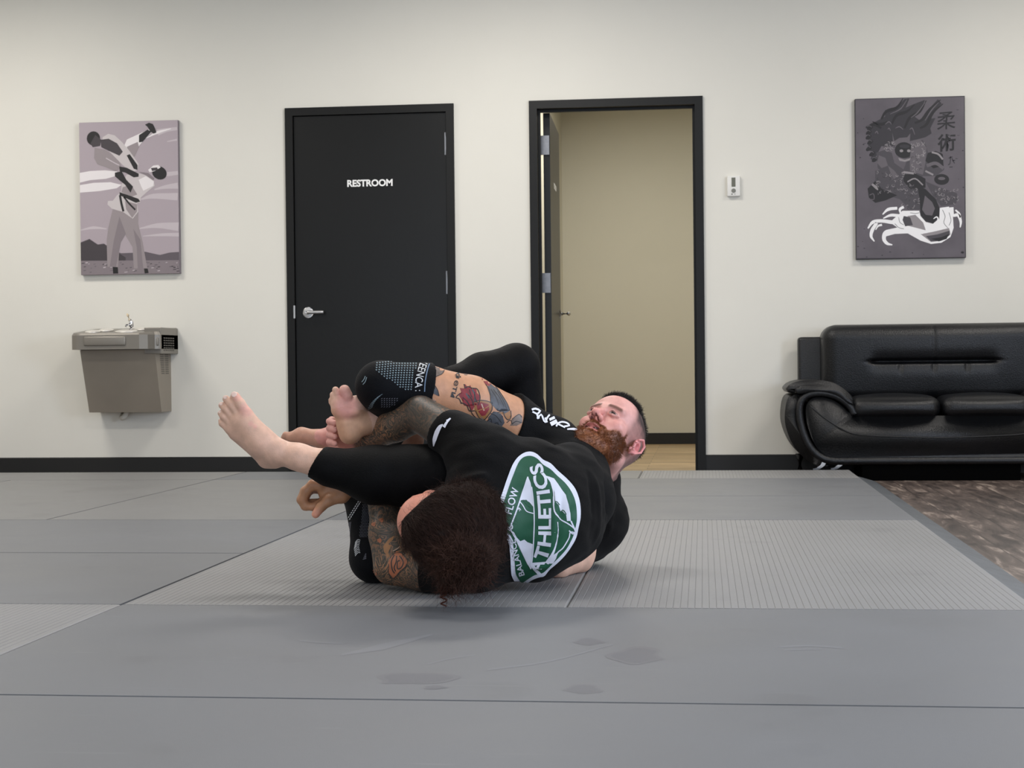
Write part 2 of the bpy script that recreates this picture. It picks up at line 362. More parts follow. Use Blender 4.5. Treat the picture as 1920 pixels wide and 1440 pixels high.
def make_mat(x0, x1, y0, y1, m, ribs, label, group=None):
    x0 += G; x1 -= G; y0 += G; y1 -= G; bm = nb(); r = .006
    if ribs:
        pr = [(x0, ZF), (x0, -r), (x0+r*.3, -r*.3), (x0+r, 0)]; x = x0+.012
        while x < x1-.02:
            pr += [(x, 0), (x+.0010, -.0011), (x+.0020, -.0011), (x+.003, 0)]; x += .0190
        pr += [(x1-r, 0), (x1-r*.3, -r*.3), (x1, -r), (x1, ZF)]
        extr(bm, pr, y0, y1)
    else:
        box(bm, x0, x1, y0, y1, ZF, 0)
        es = [e for e in bm.edges if all(v.co.z > -.001 for v in e.verts)]
        bmesh.ops.bevel(bm, geom=es, offset=r*.7, segments=2, affect='EDGES')
    o = link('floor_mat', bm, m); tag(o, label, 'mat', group); return o
YE = 5.56
front_mat = make_mat(0, 2*W4, -W4, 0, m_sm, False, 'smooth grey mat lying crosswise just in front of the two grapplers')
make_mat(-.4, 2*W4, -2*W4, -W4, m_sm, False, 'smooth grey mat filling the bottom strip of the photo, nearest the viewer')
make_mat(-W4, 0, -W4, W4*0, m_rib, True, 'ribbed light grey mat cut off by the left edge, in front of the smooth ones')
make_mat(0, W4, 0, 2*W4, m_rib, True, 'ribbed mat under the tattooed grappler, with two dark shadow streaks on it')
make_mat(W4, 2*W4, 0, 2*W4, m_rib, True, 'ribbed light grey mat with clear ridges right of the grapplers')
make_mat(-2*W4, 0, 0, W4, m_sm, False, 'smooth grey mat at left, just behind the ribbed corner mat')
make_mat(-2*W4, 0, W4, 2*W4, m_sm, False, 'smooth grey mat at left, second row behind the ribbed corner mat')
make_mat(-W4, 0, 2*W4, 4*W4, m_sm2, False, 'pale smooth mat below the left door, bounded by a slanting seam on its left')
make_mat(-2*W4, -W4, 2*W4, 4*W4, m_sm2, False, 'pale smooth mat below the drinking fountain, left of the slanting seam')
make_mat(0, 2*W4, 2*W4, 3*W4, m_sm, False, 'smooth grey mat directly behind the ribbed mats, right of centre')
make_mat(0, 2*W4, 3*W4, 4*W4, m_sm, False, 'smooth grey mat one row nearer the sofa than the ribbed mats')
make_mat(0, W4, 4*W4, YE, m_sm2, False, 'narrow mat strip at the far edge by the open doorway')
make_mat(W4, 2*W4, 4*W4, YE, m_rib, True, 'narrow ribbed strip at the far edge in front of the sofa legs')
make_mat(-W4*1.0, 0, 4*W4, YE, m_sm, False, 'narrow dark strip of mat along the wall below the left door')
make_mat(-3*W4, -W4*1.0, 4*W4, YE, m_sm2, False, 'narrow strip of mat along the wall below the drinking fountain')
# worn marks on the near mat
def zfn(u, v, l): p = Uz(u, v, 0); return (p.x, p.y, .0003+l)
mk = [mat_vinyl('mark_%d' % i, c, .5) for i, c in enumerate(((101, 102, 107), (95, 96, 102), (114, 116, 121), (122, 124, 129)))]
def blob(cx_, cy_, rx_, ry_, sd, n=26):
    r_ = random.Random(sd); ph = [r_.uniform(0, 6.28) for _ in range(4)]
    return [(cx_+rx_*math.cos(t)*(1+.14*math.sin(3*t+ph[0])+.10*math.sin(5*t+ph[1])), cy_+ry_*math.sin(t)*(1+.14*math.sin(2*t+ph[2])+.10*math.sin(4*t+ph[3]))) for t in [2*PI*k/n for k in range(n)]]
for k, (cx_, cy_, rx_, ry_) in enumerate(((1195, 1229, 50, 17), (1103, 1203, 28, 6), (1094, 1292, 34, 9), (778, 1272, 76, 12), (815, 1289, 22, 4), (650, 1330-24, 0, 0))):
    if not rx_: continue
    dd_ = [(0, poly2([blob(cx_, cy_, rx_, ry_, k)], 0)), (1, poly2([blob(cx_, cy_, rx_*.82, ry_*.78, k)], .0001))]
    link_decal('damp_mark', decal(dd_, zfn, 0), mk, front_mat, False)
for p, w in (([(560, 1201), (600, 1205), (645, 1207)], 2), ([(640, 1228), (720, 1212), (810, 1190)], [3, 12, 3]), ([(800, 1246), (840, 1236), (890, 1228)], 2.2), ([(915, 1256), (1030, 1240), (1150, 1208)], 2.6), ([(1462, 1213), (1520, 1211), (1580, 1215)], 3), ([(1470, 1219), (1540, 1217)], 2)):
    link_decal('scuff', decal([(2, strip2(p, w, 0))], zfn, 0), mk, front_mat, False)
make_mat(-3*W4, -2*W4, 2*W4, 4*W4, m_sm2, False, 'sliver of pale mat at the far left edge of the photo, just below the baseboard')
# ramp edging on the right
m_ramp = mat('slate_edging', (88, 92, 97), .5, var=.18, vscale=14, bump=.15, bscale=90)
bm = nb(); x0 = 2*W4; extr(bm, [(0, 0), (1, 0), (2, 0)], 0, 1) if False else None
pr = [(x0+.001, ZF), (x0+.001, -.030), (x0+.010, -.028), (x0+.150, ZF+.006), (x0+.155, ZF)]
extr(bm, pr, -2*W4, YE+.02)
tag(link('edging_strip', bm, m_ramp), 'dark slate edging strip along the right side of the grey mats', 'edging')
# ------------------------------------------------------------------ lights (ceiling panels and daylight through the storefront)
def area(name, loc, rot, sx, sy, power, col):
    l = bpy.data.lights.new(name, 'AREA'); l.shape = 'RECTANGLE'; l.size = sx; l.size_y = sy; l.energy = power; l.color = col
    o = bpy.data.objects.new(name, l); C.objects.link(o); o.location = loc; o.rotation_euler = rot; return o
warm = (1, .955, .90)
for i, (x, y, p) in enumerate(LIGHTS if 'LIGHTS' in globals() else [(-3.2, 4.6, 46), (.35, 4.6, 46), (3.9, 4.6, 40), (-3.2, 1.2, 40), (.35, 1.2, 40), (3.9, 1.2, 30), (-1.4, -2.2, 30), (2.6, -2.2, 30)]):
    area('ceiling_lamp', (x, y, ZC-.035), (0, 0, 0), 1.15, .55, p, warm)
area('daylight', (1.1, YF+.02, 1.5), (PI/2, 0, 0), 8.8, 2.3, 150, (.78, .87, 1.0))
area('daylight_side', (XR-.05, -1.0, 1.7), (PI/2, 0, PI/2), 2.4, 1.8, 190, (.70, .80, 1.0))
area('hall_lamp', ((D2x0+D2x1)/2+.1, 8.2, 2.86), (0, 0, 0), .6, .6, 34, (1, .95, .84))
wd = bpy.data.worlds.new('world'); bpy.context.scene.world = wd; wd.use_nodes = True
wd.node_tree.nodes['Background'].inputs[0].default_value = (.6, .7, .85, 1); wd.node_tree.nodes['Background'].inputs[1].default_value = .5
vs = bpy.context.scene.view_settings; vs.view_transform = 'Standard'; vs.look = 'None'; vs.gamma = 1; vs.use_curve_mapping = False; vs.exposure = 0.22
link('light_block_panel', B(D1x0+.02, D1x1-.02, YW+T+.002, YW+T+.012, ZF, D1z-.02), m_black, d1)  # added unseen panel, blocks light leaking under the closed door
# ================================================================== SOFA
YS = 5.66        # front plane of the sofa
m_lea = mat('black_leather', (11, 12, 15), .38, var=.1, vscale=6, bump=.25, bscale=160, spec=.45)
m_lea2 = mat('black_leather_side', (9, 9, 11), .44, var=.1, vscale=6, bump=.25, bscale=160)
m_chrome = mat('chrome', (215, 215, 218), .15, 1)
m_under = mat('under_sofa_shade_black', (6, 6, 6), .95, spec=.05)  # black for the painted shade below the sofa base
SC = U(1766, 780, YS).x                                     # centre of the sofa
sofa = thing('sofa', 'black leather two-seat sofa with rolled arms against the wall at right', 'sofa', (SC, YS+.4, ZF))
def S(u, v, Y=YS): p = U(u, v, Y); return (p.x, p.z)
def mirror(pl): return [(2*SC-p[0], p[1]) for p in pl]
def sp2(pts, n=6):
    return [(p.x, p.y) for p in spline([(a[0], a[1], 0) for a in pts], n)]
Y0, Y1 = YS, YW-.05
# base body outline (front face below the seat)
left = [S(1606, 783), S(1590, 772), S(1573, 757), S(1556, 748), S(1538, 745), S(1522, 748), S(1512, 762), S(1512, 785), S(1520, 815), S(1533, 842), S(1552, 861)]
left = sp2(left)
poly = left + mirror(left)[::-1]
bm = nb(); extr(bm, poly, Y0+.012, Y1-.08, .008, 2); link('base', bm, m_lea, sofa, True)
# seam welt on the front
welt = sp2([S(1516, 758), S(1545, 783), S(1580, 805), S(1610, 815), S(1680, 819), S(1766, 821)])
for q in (welt, mirror(welt)):
    pass
bm = nb(); ww = [(p[0], Y0+.010, p[1]) for p in welt+mirror(welt)[::-1][1:]]; tube(bm, ww, .004, 6); link('seam', bm, m_lea2, sofa, True)
# rolled frame: arm curl continuing as bottom rail
cur = [S(1603, 780), S(1596, 764), S(1578, 748), S(1556, 739), S(1532, 737), S(1512, 742), S(1501, 757), S(1500, 782), S(1508, 815), S(1523, 843), S(1544, 860), S(1566, 865)]
cur = sp2(cur, 5); rail = cur+mirror(cur)[::-1]
bm = nb(); tube(bm, [(p[0], Y0+.02, p[1]) for p in rail], .023, 12); link('rolled_frame', bm, m_lea, sofa, True)
# arm sides (curved band going back to the wall)
for mir in (0, 1):
    outl = [S(1500, 738), S(1480, 745), S(1473, 770), S(1474, 800), S(1488, 835), S(1512, 862), S(1540, 876), S(1560, 876), S(1540, 862), S(1520, 838), S(1508, 808), S(1505, 775), S(1511, 752)]
    outl = sp2(outl, 4)
    if mir: outl = mirror(outl)
    bm = nb(); extr(bm, outl, Y0+.06, Y1-.02, .01, 2); link('arm_side', bm, m_lea2, sofa, True)
    top = [S(1478, 736), S(1475, 728), S(1487, 718), S(1510, 713), S(1542, 713), S(1566, 719), S(1588, 733), S(1603, 750), S(1599, 757), S(1583, 748), S(1560, 736), S(1530, 729), S(1502, 731), S(1488, 738)]
    top = sp2(top, 4); top2 = [S(1490, 731), S(1500, 724), S(1520, 721), S(1548, 722), S(1570, 729), S(1588, 741), S(1601, 756), S(1596, 761), S(1575, 745), S(1555, 737), S(1530, 733), S(1503, 738), S(1492, 737)]
    top2 = sp2(top2, 4)
    if mir: top, top2 = mirror(top), mirror(top2)
    bm = nb(); extr(bm, top, Y0+.04, Y1-.12, .018, 3); ap = link('arm_pad', bm, m_lea, sofa, True)
    bm = nb(); extr(bm, top2, Y0-.004, Y0+.10, .014, 3); link('piping', bm, m_lea, ap, True)
# seat cushions: puffy
def puffy(name, x0, x1, y0, y1, z0, z1, parent, m, crown=.02, n=4, bev=.05, extra=None):
    bm = nb(); box(bm, x0, x1, y0, y1, z0, z1); bmesh.ops.subdivide_edges(bm, edges=bm.edges[:], cuts=22, use_grid_fill=True)
    cx, cy, cz = (x0+x1)/2, (y0+y1)/2, (z0+z1)/2; hx_, hy_, hz_ = (x1-x0)/2, (y1-y0)/2, (z1-z0)/2
    for v in bm.verts:
        a = [(v.co.x-cx)/hx_, (v.co.y-cy)/hy_, (v.co.z-cz)/hz_]
        # round the corners: shrink to rounded box
        h = (hx_, hy_, hz_); p = [a[i]*h[i] for i in range(3)]; r = min(bev, min(h)*.98)
        q = [max(-(h[i]-r), min(h[i]-r, p[i])) for i in range(3)]; d = Vector([p[i]-q[i] for i in range(3)])
        if d.length > 1e-6: d = d.normalized()*r
        p = [q[i]+d[i] for i in range(3)]
        sgn = [1 if k > 0 else -1 for k in a]
        fx, fy, fz = [max(0, 1-k*k) for k in a]
        p[2] += sgn[2]*crown*fx*fy*abs(a[2]); p[1] += sgn[1]*crown*fx*fz*abs(a[1])
        v.co = (cx+p[0], cy+p[1], cz+p[2])
        if extra: v.co = extra(v.co.copy(), a)
    return link(name, bm, m, parent, True)
zt = U(1680, 745, YS).z; zb_ = U(1680, 784, YS).z
xs0 = U(1598, 765, YS).x
for mir in (0, 1):
    a_, b_ = xs0, SC-.004
    if mir: a_, b_ = SC+.004, 2*SC-xs0
    puffy('seat_cushion', a_, b_, YS-.012, Y1-.22, zb_, zt, sofa, m_lea, .022, bev=.055)
# back: rear slab + big cushion with horizontal tuck
xr = U(1497, 660, Y1-.15).x; ztb = U(1500, 632, Y1-.12).z
link('back_slab', B(xr, 2*SC-xr, Y1-.13, Y1, .06, ztb, .02, 3), m_lea, sofa, True)
xc0 = U(1541, 660, Y1-.3).x; zc1 = U(1720, 607, Y1-.3).z; zc0 = zt-.05
slot_z = U(1735, 677, Y1-.33).z
def backfx(co, a):
    if a[1] < 0:
        dx = (co.x-SC+.0)/( .37); dz = co.z-slot_z
        e = 1/(1+math.exp((abs(dx)-1)*26))
        co.y += .055*e*math.exp(-(dz/.011)**2)
        co.y += .02*e*math.exp(-(dz/.05)**2)
        for k in (-.2, 0, .2):                             # little pulls below the tuck
            co.y += .012*math.exp(-((co.x-SC-k)/.012)**2)*math.exp(-((dz+.03)/.035)**2)
        co.y += .006*math.exp(-((co.x-SC)/.01)**2)*max(0, min(1, (co.z-slot_z)/.06))
        co.y += (slot_z-co.z)*.10
    return co
def bigback():
    bm = nb(); x0, x1, y0, y1, z0, z1 = xc0, 2*SC-xc0, Y1-.36, Y1-.10, zc0, zc1
    nx, nz = 150, 90; h = ((x1-x0)/2, (z1-z0)/2); r = .09; cx, cz = (x0+x1)/2, (z0+z1)/2
    grid = []
    for j in range(nz+1):
        row = []
        for i in range(nx+1):
            a, b = 2*i/nx-1, 2*j/nz-1; x, z = cx+a*h[0], cz+b*h[1]
            ex, ez = max(0, abs(a)*h[0]-(h[0]-r)), max(0, abs(b)*h[1]-(h[1]-r))
            d = math.hypot(ex, ez)
            if d > r*.999:
                s = r*.999/d; x = cx+math.copysign((h[0]-r)+ex*s, a); z = cz+math.copysign((h[1]-r)+ez*s, b); d = r*.999
            k = 1-(d/r)**2; prof = math.sqrt(max(0, k))
            y = y0+.10*(1-prof)-.025*(1-a*a)*(1-b*b)
            v = backfx(Vector((x, y, z)), (a, -1, b)); row.append(bm.verts.new(v))
        grid.append(row)
    for j in range(nz):
        for i in range(nx): bm.faces.new((grid[j][i], grid[j][i+1], grid[j+1][i+1], grid[j+1][i]))
    ed = [e for e in bm.edges if e.is_boundary]; r_ = bmesh.ops.extrude_edge_only(bm, edges=ed)
    nv = [v for v in r_['geom'] if isinstance(v, bmesh.types.BMVert)]
    for v in nv: v.co.y = y1
    bmesh.ops.contextual_create(bm, geom=[e for e in bm.edges if e.is_boundary])
    return bm
link('back_cushion', bigback(), m_lea, sofa, True)
# chrome feet: curved bent plates
for u, v, mir in ((1534, 873, 0), (1568, 872, 0), (1534, 873, 1), (1568, 872, 1)):
    X = U(u, v, YS+.02).x; X = 2*SC-X if mir else X; s = -1 if mir else 1
    pts = [(X+.030*s, .052), (X+.014*s, .022), (X-.010*s, .004), (X-.03*s, 0), (X-.036*s, ZF+.001), (X-.020*s, ZF+.001), (X-.010*s, -.010), (X+.012*s, -.002), (X+.038*s, .018), (X+.056*s, .052)]
    bm = nb(); extr(bm, pts, YS+.0+(.02 if u < 1550 else .05), YS+.07+(.02 if u < 1550 else .05)); link('leg', bm, m_chrome, sofa)
for s in (-1, 1):
    bm = nb(); tube(bm, [(SC+s*.8, Y1-.12, ZF), (SC+s*.8, Y1-.12, .06)], .03, 12); link('leg', bm, m_lea2, sofa, True)
# added matte black board standing in for the shade under the sofa
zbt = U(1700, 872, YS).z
link('under_sofa_shade', B(xs0+.06, 2*SC-xs0-.06, YS+.05, Y1-.1, ZF+.0, zbt+.03), m_under, sofa)
# ================================================================== DRINKING FOUNTAIN
fo = thing('drinking_fountain', 'taupe wall-mounted drinking fountain with chrome bubbler, below the left picture', 'drinking fountain', tuple(U(240, 773, YW)))
m_ta = mat('taupe_steel', (146, 137, 124), .42, .15, var=.05, vscale=4)
m_ta2 = mat('taupe_steel_trim', (132, 127, 119), .36, .4, var=.05, vscale=4)
m_dk = mat('dark_grille', (84, 80, 74), .6)
YB = YW-.34; YT = YW-.20
def P3(u, v, Y): return U(u, v, Y)
# wall-side x extents
xl, xrr = U(150, 664, YB).x, U(290, 664, YB).x
xl2, xr2 = U(167.5, 773, YT).x, U(303, 773, YT).x
z1_, z0_ = U(220, 656, YB).z, U(235, 773, YT).z
zt_ = U(290, 664, YB).z
bm = nb()
f = [(xl, YB, z1_), (xrr, YB, z1_), (xr2, YT, z0_), (xl2, YT, z0_)]
xwr = U(321, 720, YW).x; xwl = xl2+.02
bk = [(xl+.0, YW, z1_), (xwr, YW, z1_), (xwr, YW, z0_), (xl2+.0, YW, z0_)]
vf = [bm.verts.new(p) for p in f]; vb = [bm.verts.new(p) for p in bk]
bm.faces.new(vf); bm.faces.new(vb[::-1])
for i in range(4): bm.faces.new((vf[i], vb[i], vb[(i+1) % 4], vf[(i+1) % 4]))
link('lower_housing', bm, m_ta, fo)
# basin
YBF = YW-.46
bx0, bx1 = U(134, 640, YBF+.05).x, U(275, 640, YBF).x
bz0, bz1 = U(200, 655, YBF).z, U(200, 627, YBF).z
zr = U(300, 616, YW-.2).z
xe = U(301, 640, YB-.02).x
pl = []
cr_ = .07
for k in range(7):
    a = PI+PI/2*k/6; pl.append((bx0+cr_+cr_*math.cos(a), YBF+cr_+cr_*math.sin(a)))
pl += [(bx1-.05, YBF), (bx1, YBF+.02), (bx1+.03, YBF+.07), (xe-.01, YBF+.085), (xe, YBF+.09), (xe, YW), (bx0, YW)]
bm = nb()
lo = [bm.verts.new((p[0], p[1], bz0)) for p in pl]; mid = [bm.verts.new((p[0], p[1], bz1-.004)) for p in pl]
def shr(p, d): cx_, cy_ = (bx0+xe)/2, YW-.15; v = Vector((p[0]-cx_, p[1]-cy_)); return (p[0]-v.x*d, min(YW, p[1]-v.y*d))
def ztop(y): return bz1+.004+(zr-bz1)*max(0, min(1, (y-YBF)/.38))
up = [bm.verts.new((shr(p, .03)[0], shr(p, .03)[1], ztop(p[1])+.004)) for p in pl]
n = len(pl)
bm.faces.new(lo); bm.faces.new(up[::-1])
for i in range(n):
    j = (i+1) % n; bm.faces.new((lo[i], lo[j], mid[j], mid[i])); bm.faces.new((mid[i], mid[j], up[j], up[i]))
ba = link('basin', bm, m_ta2, fo)
# under-basin dark recess
link('recess', B(U(151, 660, YB).x-.004, xrr+.012, YB+.01, YW-.01, z1_-.006, bz0+.012), m_dk, fo)
# push bars
a, b = U(157, 631, YBF), U(236, 648, YBF)
link('push_bar', B(a.x, b.x, YBF-.010, YBF+.01, b.z, a.z, .009, 3), m_ta2, fo, True)
a, b = U(282, 633, YBF+.07), U(297, 648, YBF+.07)
link('side_push_pad', B(a.x, b.x-.002, YBF+.075, YBF+.10, b.z, a.z, .006, 3), m_ta2, fo, True)
# right block with side grille
zrb = U(300, 663, YB).z
link('side_housing', B(xe-.115, xe, YBF+.115, YW, zrb, zr+.004, .004), m_ta2, fo)
bm = nb()
for i in range(5):
    for j in range(6):
        y = YBF+.16+i*.045; z = U(310, 632, YW-.2).z-.012-j*.016; box(bm, xe-.001, xe+.0012, y, y+.034, z, z+.008)
link('grille', bm, m_dk, fo)
bm = nb()
def sidep(a_, b_):
    p = Vector((xrr, YB, z1_)).lerp(Vector((xwr, YW, z1_)), a_); q_ = Vector((xr2, YT, z0_)).lerp(Vector((xwr, YW, z0_)), a_); v_ = p.lerp(q_, b_); v_.x += .0015; v_.y -= .0008; return v_
for i in range(2):
    for j in range(12):
        a0 = .28+i*.30; b0 = .045+j*.030
        bm.faces.new([bm.verts.new(sidep(*k_)) for k_ in ((a0, b0), (a0+.24, b0), (a0+.24, b0+.014), (a0, b0+.014))])
link('louvre', bm, m_dk, fo)
# flare side panel so that louvres sit on the side face
m_inset = mat('basin_steel_glint', (232, 228, 220), .3, .5)  # steel colour paled to hold the bright reflections on the basin top
for u, v, rx_, Yc in ((174, 620, .05, YBF+.10), (199, 617.5, .05, YBF+.2), (237, 621, .075, YBF+.09), (268, 617, .06, YBF+.26)):
    c = U(u, v, Yc); bm = nb(); r = bmesh.ops.create_uvsphere(bm, u_segments=24, v_segments=10, radius=1)
    zt0 = ztop(Yc)+.004
    for q in bm.verts: q.co = (c.x+q.co.x*rx_, Yc+q.co.y*.06, zt0+.002+q.co.z*.012+q.co.y*.06*(zr-bz1)/.38)
    link('basin_inset', bm, m_inset, ba, True)
# bubbler
c = U(245, 617, YBF+.2); z0b = c.z-.01
bm = nb(); tube(bm, [(c.x, c.y, z0b), (c.x+.004, c.y, z0b+.03), (c.x+.006, c.y-.004, z0b+.055), (c.x-.002, c.y-.012, z0b+.072)], [.021, .017, .014, .009], 14)
tube(bm, [(c.x+.002, c.y-.01, z0b+.045), (c.x-.022, c.y-.02, z0b+.035), (c.x-.026, c.y-.02, z0b+.025)], [.009, .008, .006], 10)
bu = link('bubbler', bm, m_chrome, fo, True)
m_ivory = mat('ivory_plastic', (222, 205, 175), .5)
bm = nb(); tube(bm, [(c.x-.002, c.y-.012, z0b+.068), (c.x-.012, c.y-.016, z0b+.10), (c.x-.018, c.y-.018, z0b+.112)], [.010, .009, .004], 10); link('mouth_guard', bm, m_ivory, bu, True)
# trap under the housing
c = U(233, 778, YW-.07); bm = nb(); tube(bm, spline([(c.x+.02, c.y, c.z+.05), (c.x+.01, c.y, c.z+.0), (c.x-.015, c.y, c.z-.02), (c.x-.03, YW-.01, c.z-.0)], 4), .018, 10); link('drain_pipe', bm, mat('pvc', (205, 200, 188), .5), fo, True)
# ================================================================== CANVAS PRINTS
def canvas(corners, depth, label, mside):
    """corners px TL TR BR BL on the front face"""
    Yf = YW-depth
    c = [U(u, v, Yf) for u, v in corners]
    x0 = (c[0].x+c[3].x)/2; x1 = (c[1].x+c[2].x)/2; za = (c[0].z+c[1].z)/2; zb_ = (c[2].z+c[3].z)/2
    t = thing('canvas_print', label, 'picture', ((x0+x1)/2, YW, zb_))
    link('canvas', B(x0, x1, Yf, YW, zb_, za, .0025, 2), mside, t)
    fn = lambda s, t_, l: (x0+(x1-x0)*max(.001, min(.999, s)), Yf-.0006-l, za-(za-zb_)*max(.001, min(.999, t_)))
    return t, fn
def fit(layers, w, h, ox, oy, sk=0, sky=0):
    """crop-pixel coordinates -> 0..1 picture coordinates"""
    out = []
    for mi, bm in layers:
        for v in bm.verts:
            x, y = v.co.x, v.co.y; yy = y+ (x-ox)*sky
            v.co.x = (x-ox-(yy-oy)*sk)/w; v.co.y = (yy-oy)/h
        out.append((mi, bm))
    return out
def M_(n, rgb, r=.6): return mat(n, rgb, r, bump=.08, bscale=900)
g_side = mat('canvas_edge_grey', (120, 112, 118), .7)
t1, fn = canvas(((146.5, 229), (332.5, 226), (338, 512.5), (153.5, 516)), .035, 'tall canvas print of two martial artists in white, one lifting the other, above the fountain', g_side)
K = dict(sky=0, white=1, mid=2, dark=3, black=4, gi=5, hill=6, pale=7, gid=8)
mats = [M_('print_sky', (168, 156, 162)), M_('print_white', (226, 220, 220)), M_('print_mid', (128, 118, 122)), M_('print_dark', (62, 56, 60)), M_('print_black', (22, 20, 22)), M_('print_gi', (196, 188, 188)), M_('print_hill', (92, 84, 90)), M_('print_pale', (190, 180, 184)), M_('print_gi_shade', (146, 136, 138))]
L1 = []
def A(k, loop, lay): L1.append((K[k], poly2([loop] , lay*.00022)))
def Sx(k, pts, w, lay): L1.append((K[k], strip2(pts, w, lay*.00022)))
A('sky', [(203, 128), (1015, 112), (1040, 1365), (232, 1380)], 0)
for c_ in ([(210, 540), (300, 525), (420, 520), (520, 530), (540, 560), (430, 590), (300, 600), (212, 620)], [(214, 640), (330, 622), (470, 618), (560, 640), (520, 668), (380, 690), (216, 702)]): A('white', c_, 1)
Sx('pale', [(720, 760), (820, 735), (1020, 740)], [10, 40, 60], 1); Sx('pale', [(860, 560), (940, 555), (1022, 545)], [10, 35, 30], 1); Sx('pale', [(830, 680), (920, 660), (1022, 650)], [10, 30, 50], 1)
Sx('pale', [(700, 1000), (860, 975), (1030, 985)], [5, 40, 70], 1); Sx('pale', [(740, 1060), (900, 1050), (1034, 1050)], [5, 24, 30], 1); Sx('pale', [(850, 215), (930, 195), (1010, 185)], [50, 30, 25], 1); Sx('pale', [(225, 1010), (330, 990), (440, 1000)], [8, 24, 8], 1)
Sx('white', [(760, 260), (850, 215), (960, 185)], [5, 22, 6], 1.5); Sx('pale', [(930, 290), (1010, 275)], [8, 16], 1.5)
A('hill', [(226, 1110), (300, 1082), (370, 1128), (420, 1120), (445, 1140), (560, 1200), (700, 1195), (760, 1188), (880, 1215), (960, 1195), (1036, 1190), (1038, 1290), (229, 1290)], 2)
A('dark', [(227, 1115), (300, 1086), (365, 1130), (425, 1126), (600, 1235), (600, 1262), (228, 1262)], 2.5)
A('mid', [(229, 1262), (1038, 1258), (1040, 1366), (232, 1380)], 3)
for i in range(60):
    x = random.uniform(236, 1030); y = random.uniform(1270, 1362); Sx(random.choice(['dark', 'pale', 'hill']), [(x, y), (x+random.uniform(8, 26), y-3)], random.uniform(3, 8), 3.4)
# standing figure trousers
A('gid', [(490, 835), (700, 850), (700, 960), (738, 1110), (778, 1322), (668, 1326), (655, 1150), (588, 1040), (548, 1100), (545, 1200), (538, 1316), (450, 1310), (442, 1090), (455, 990)], 4)
A('mid', [(545, 900), (600, 1040), (560, 1110), (520, 1316), (470, 1312), (500, 1100)], 4.5)
A('mid', [(660, 1000), (720, 1090), (745, 1322), (700, 1326), (690, 1150)], 4.5)
A('black', [(494, 1312), (536, 1314), (540, 1366), (498, 1368)], 5); A('black', [(752, 1326), (782, 1326), (790, 1362), (758, 1366)], 5)
# jacket
A('gi', [(520, 730), (560, 690), (560, 640), (600, 560), (680, 540), (750, 560), (820, 600), (832, 650), (770, 700), (720, 745), (715, 785), (690, 790), (700, 860), (655, 918), (575, 862), (482, 835), (445, 800), (450, 772), (490, 770)], 4.6)
A('white', [(700, 600), (760, 570), (826, 615), (820, 650), (740, 690), (720, 650)], 4.9); A('gid', [(570, 660), (640, 640), (690, 720), (640, 740), (560, 700)], 4.9); A('gid', [(590, 770), (690, 800), (690, 860), (650, 912), (600, 840)], 4.9)
A('black', [(545, 700), (700, 755), (715, 778), (680, 788), (545, 725)], 5.3); Sx('black', [(548, 725), (560, 790), (578, 858)], 18, 5.3); Sx('black', [(580, 740), (630, 800), (675, 845)], 14, 5.3)
# standing head, tilted back
L1.append((K['black'], ell2(870, 545, 62, 52, 5.4*.00022, a=.5))); A('white', [(778, 520), (820, 484), (860, 480), (880, 500), (830, 530), (790, 540)], 5.8); A('mid', [(700, 535), (780, 545), (830, 590), (820, 606), (760, 565)], 5.2); A('dark', [(800, 505), (850, 500), (860, 520), (810, 530)], 6)
# lifted figure: torso, arms, legs
A('gid', [(335, 335), (420, 350), (530, 420), (560, 500), (510, 530), (420, 490), (360, 470), (332, 420)], 6.2)
A('gi', [(400, 250), (445, 222), (500, 235), (560, 290), (620, 360), (700, 470), (690, 520), (640, 545), (560, 470), (470, 380), (400, 300)], 6.3)
A('dark', [(385, 270), (450, 262), (520, 300), (568, 370), (540, 402), (470, 370), (390, 330)], 6.6)
A('black', [(600, 400), (625, 390), (690, 480), (690, 520), (660, 510)], 6.8)
A('white', [(575, 330), (600, 270), (700, 225), (780, 190), (800, 215), (720, 300), (680, 350), (660, 430), (610, 390)], 6.1)
A('gid', [(600, 330), (690, 290), (700, 330), (660, 420), (625, 390)], 6.2)
A('black', [(700, 235), (770, 190), (800, 210), (730, 290), (700, 295)], 6.5)
A('black', [(748, 150), (780, 135), (812, 145), (830, 180), (842, 215), (820, 224), (790, 205), (770, 170)], 6.7)
L1.append((K['black'], ell2(325, 258, 55, 58, 6.9*.00022))); A('dark', [(340, 230), (390, 270), (380, 320), (320, 330), (300, 300)], 7)
A('black', [(540, 490), (600, 500), (700, 550), (700, 575), (660, 580), (590, 540), (545, 530)], 6.9)
A('black', [(505, 540), (560, 530), (600, 600), (655, 655), (635, 705), (590, 640), (540, 600), (505, 570)], 7.1)
Sx('pale', [(430, 420), (500, 460), (540, 480)], 8, 7)
L1 = fit(L1, 812, 1252, 203, 128, .0235, .017)
link_decal('picture', decal(L1, fn, 0), mats, t1, False)
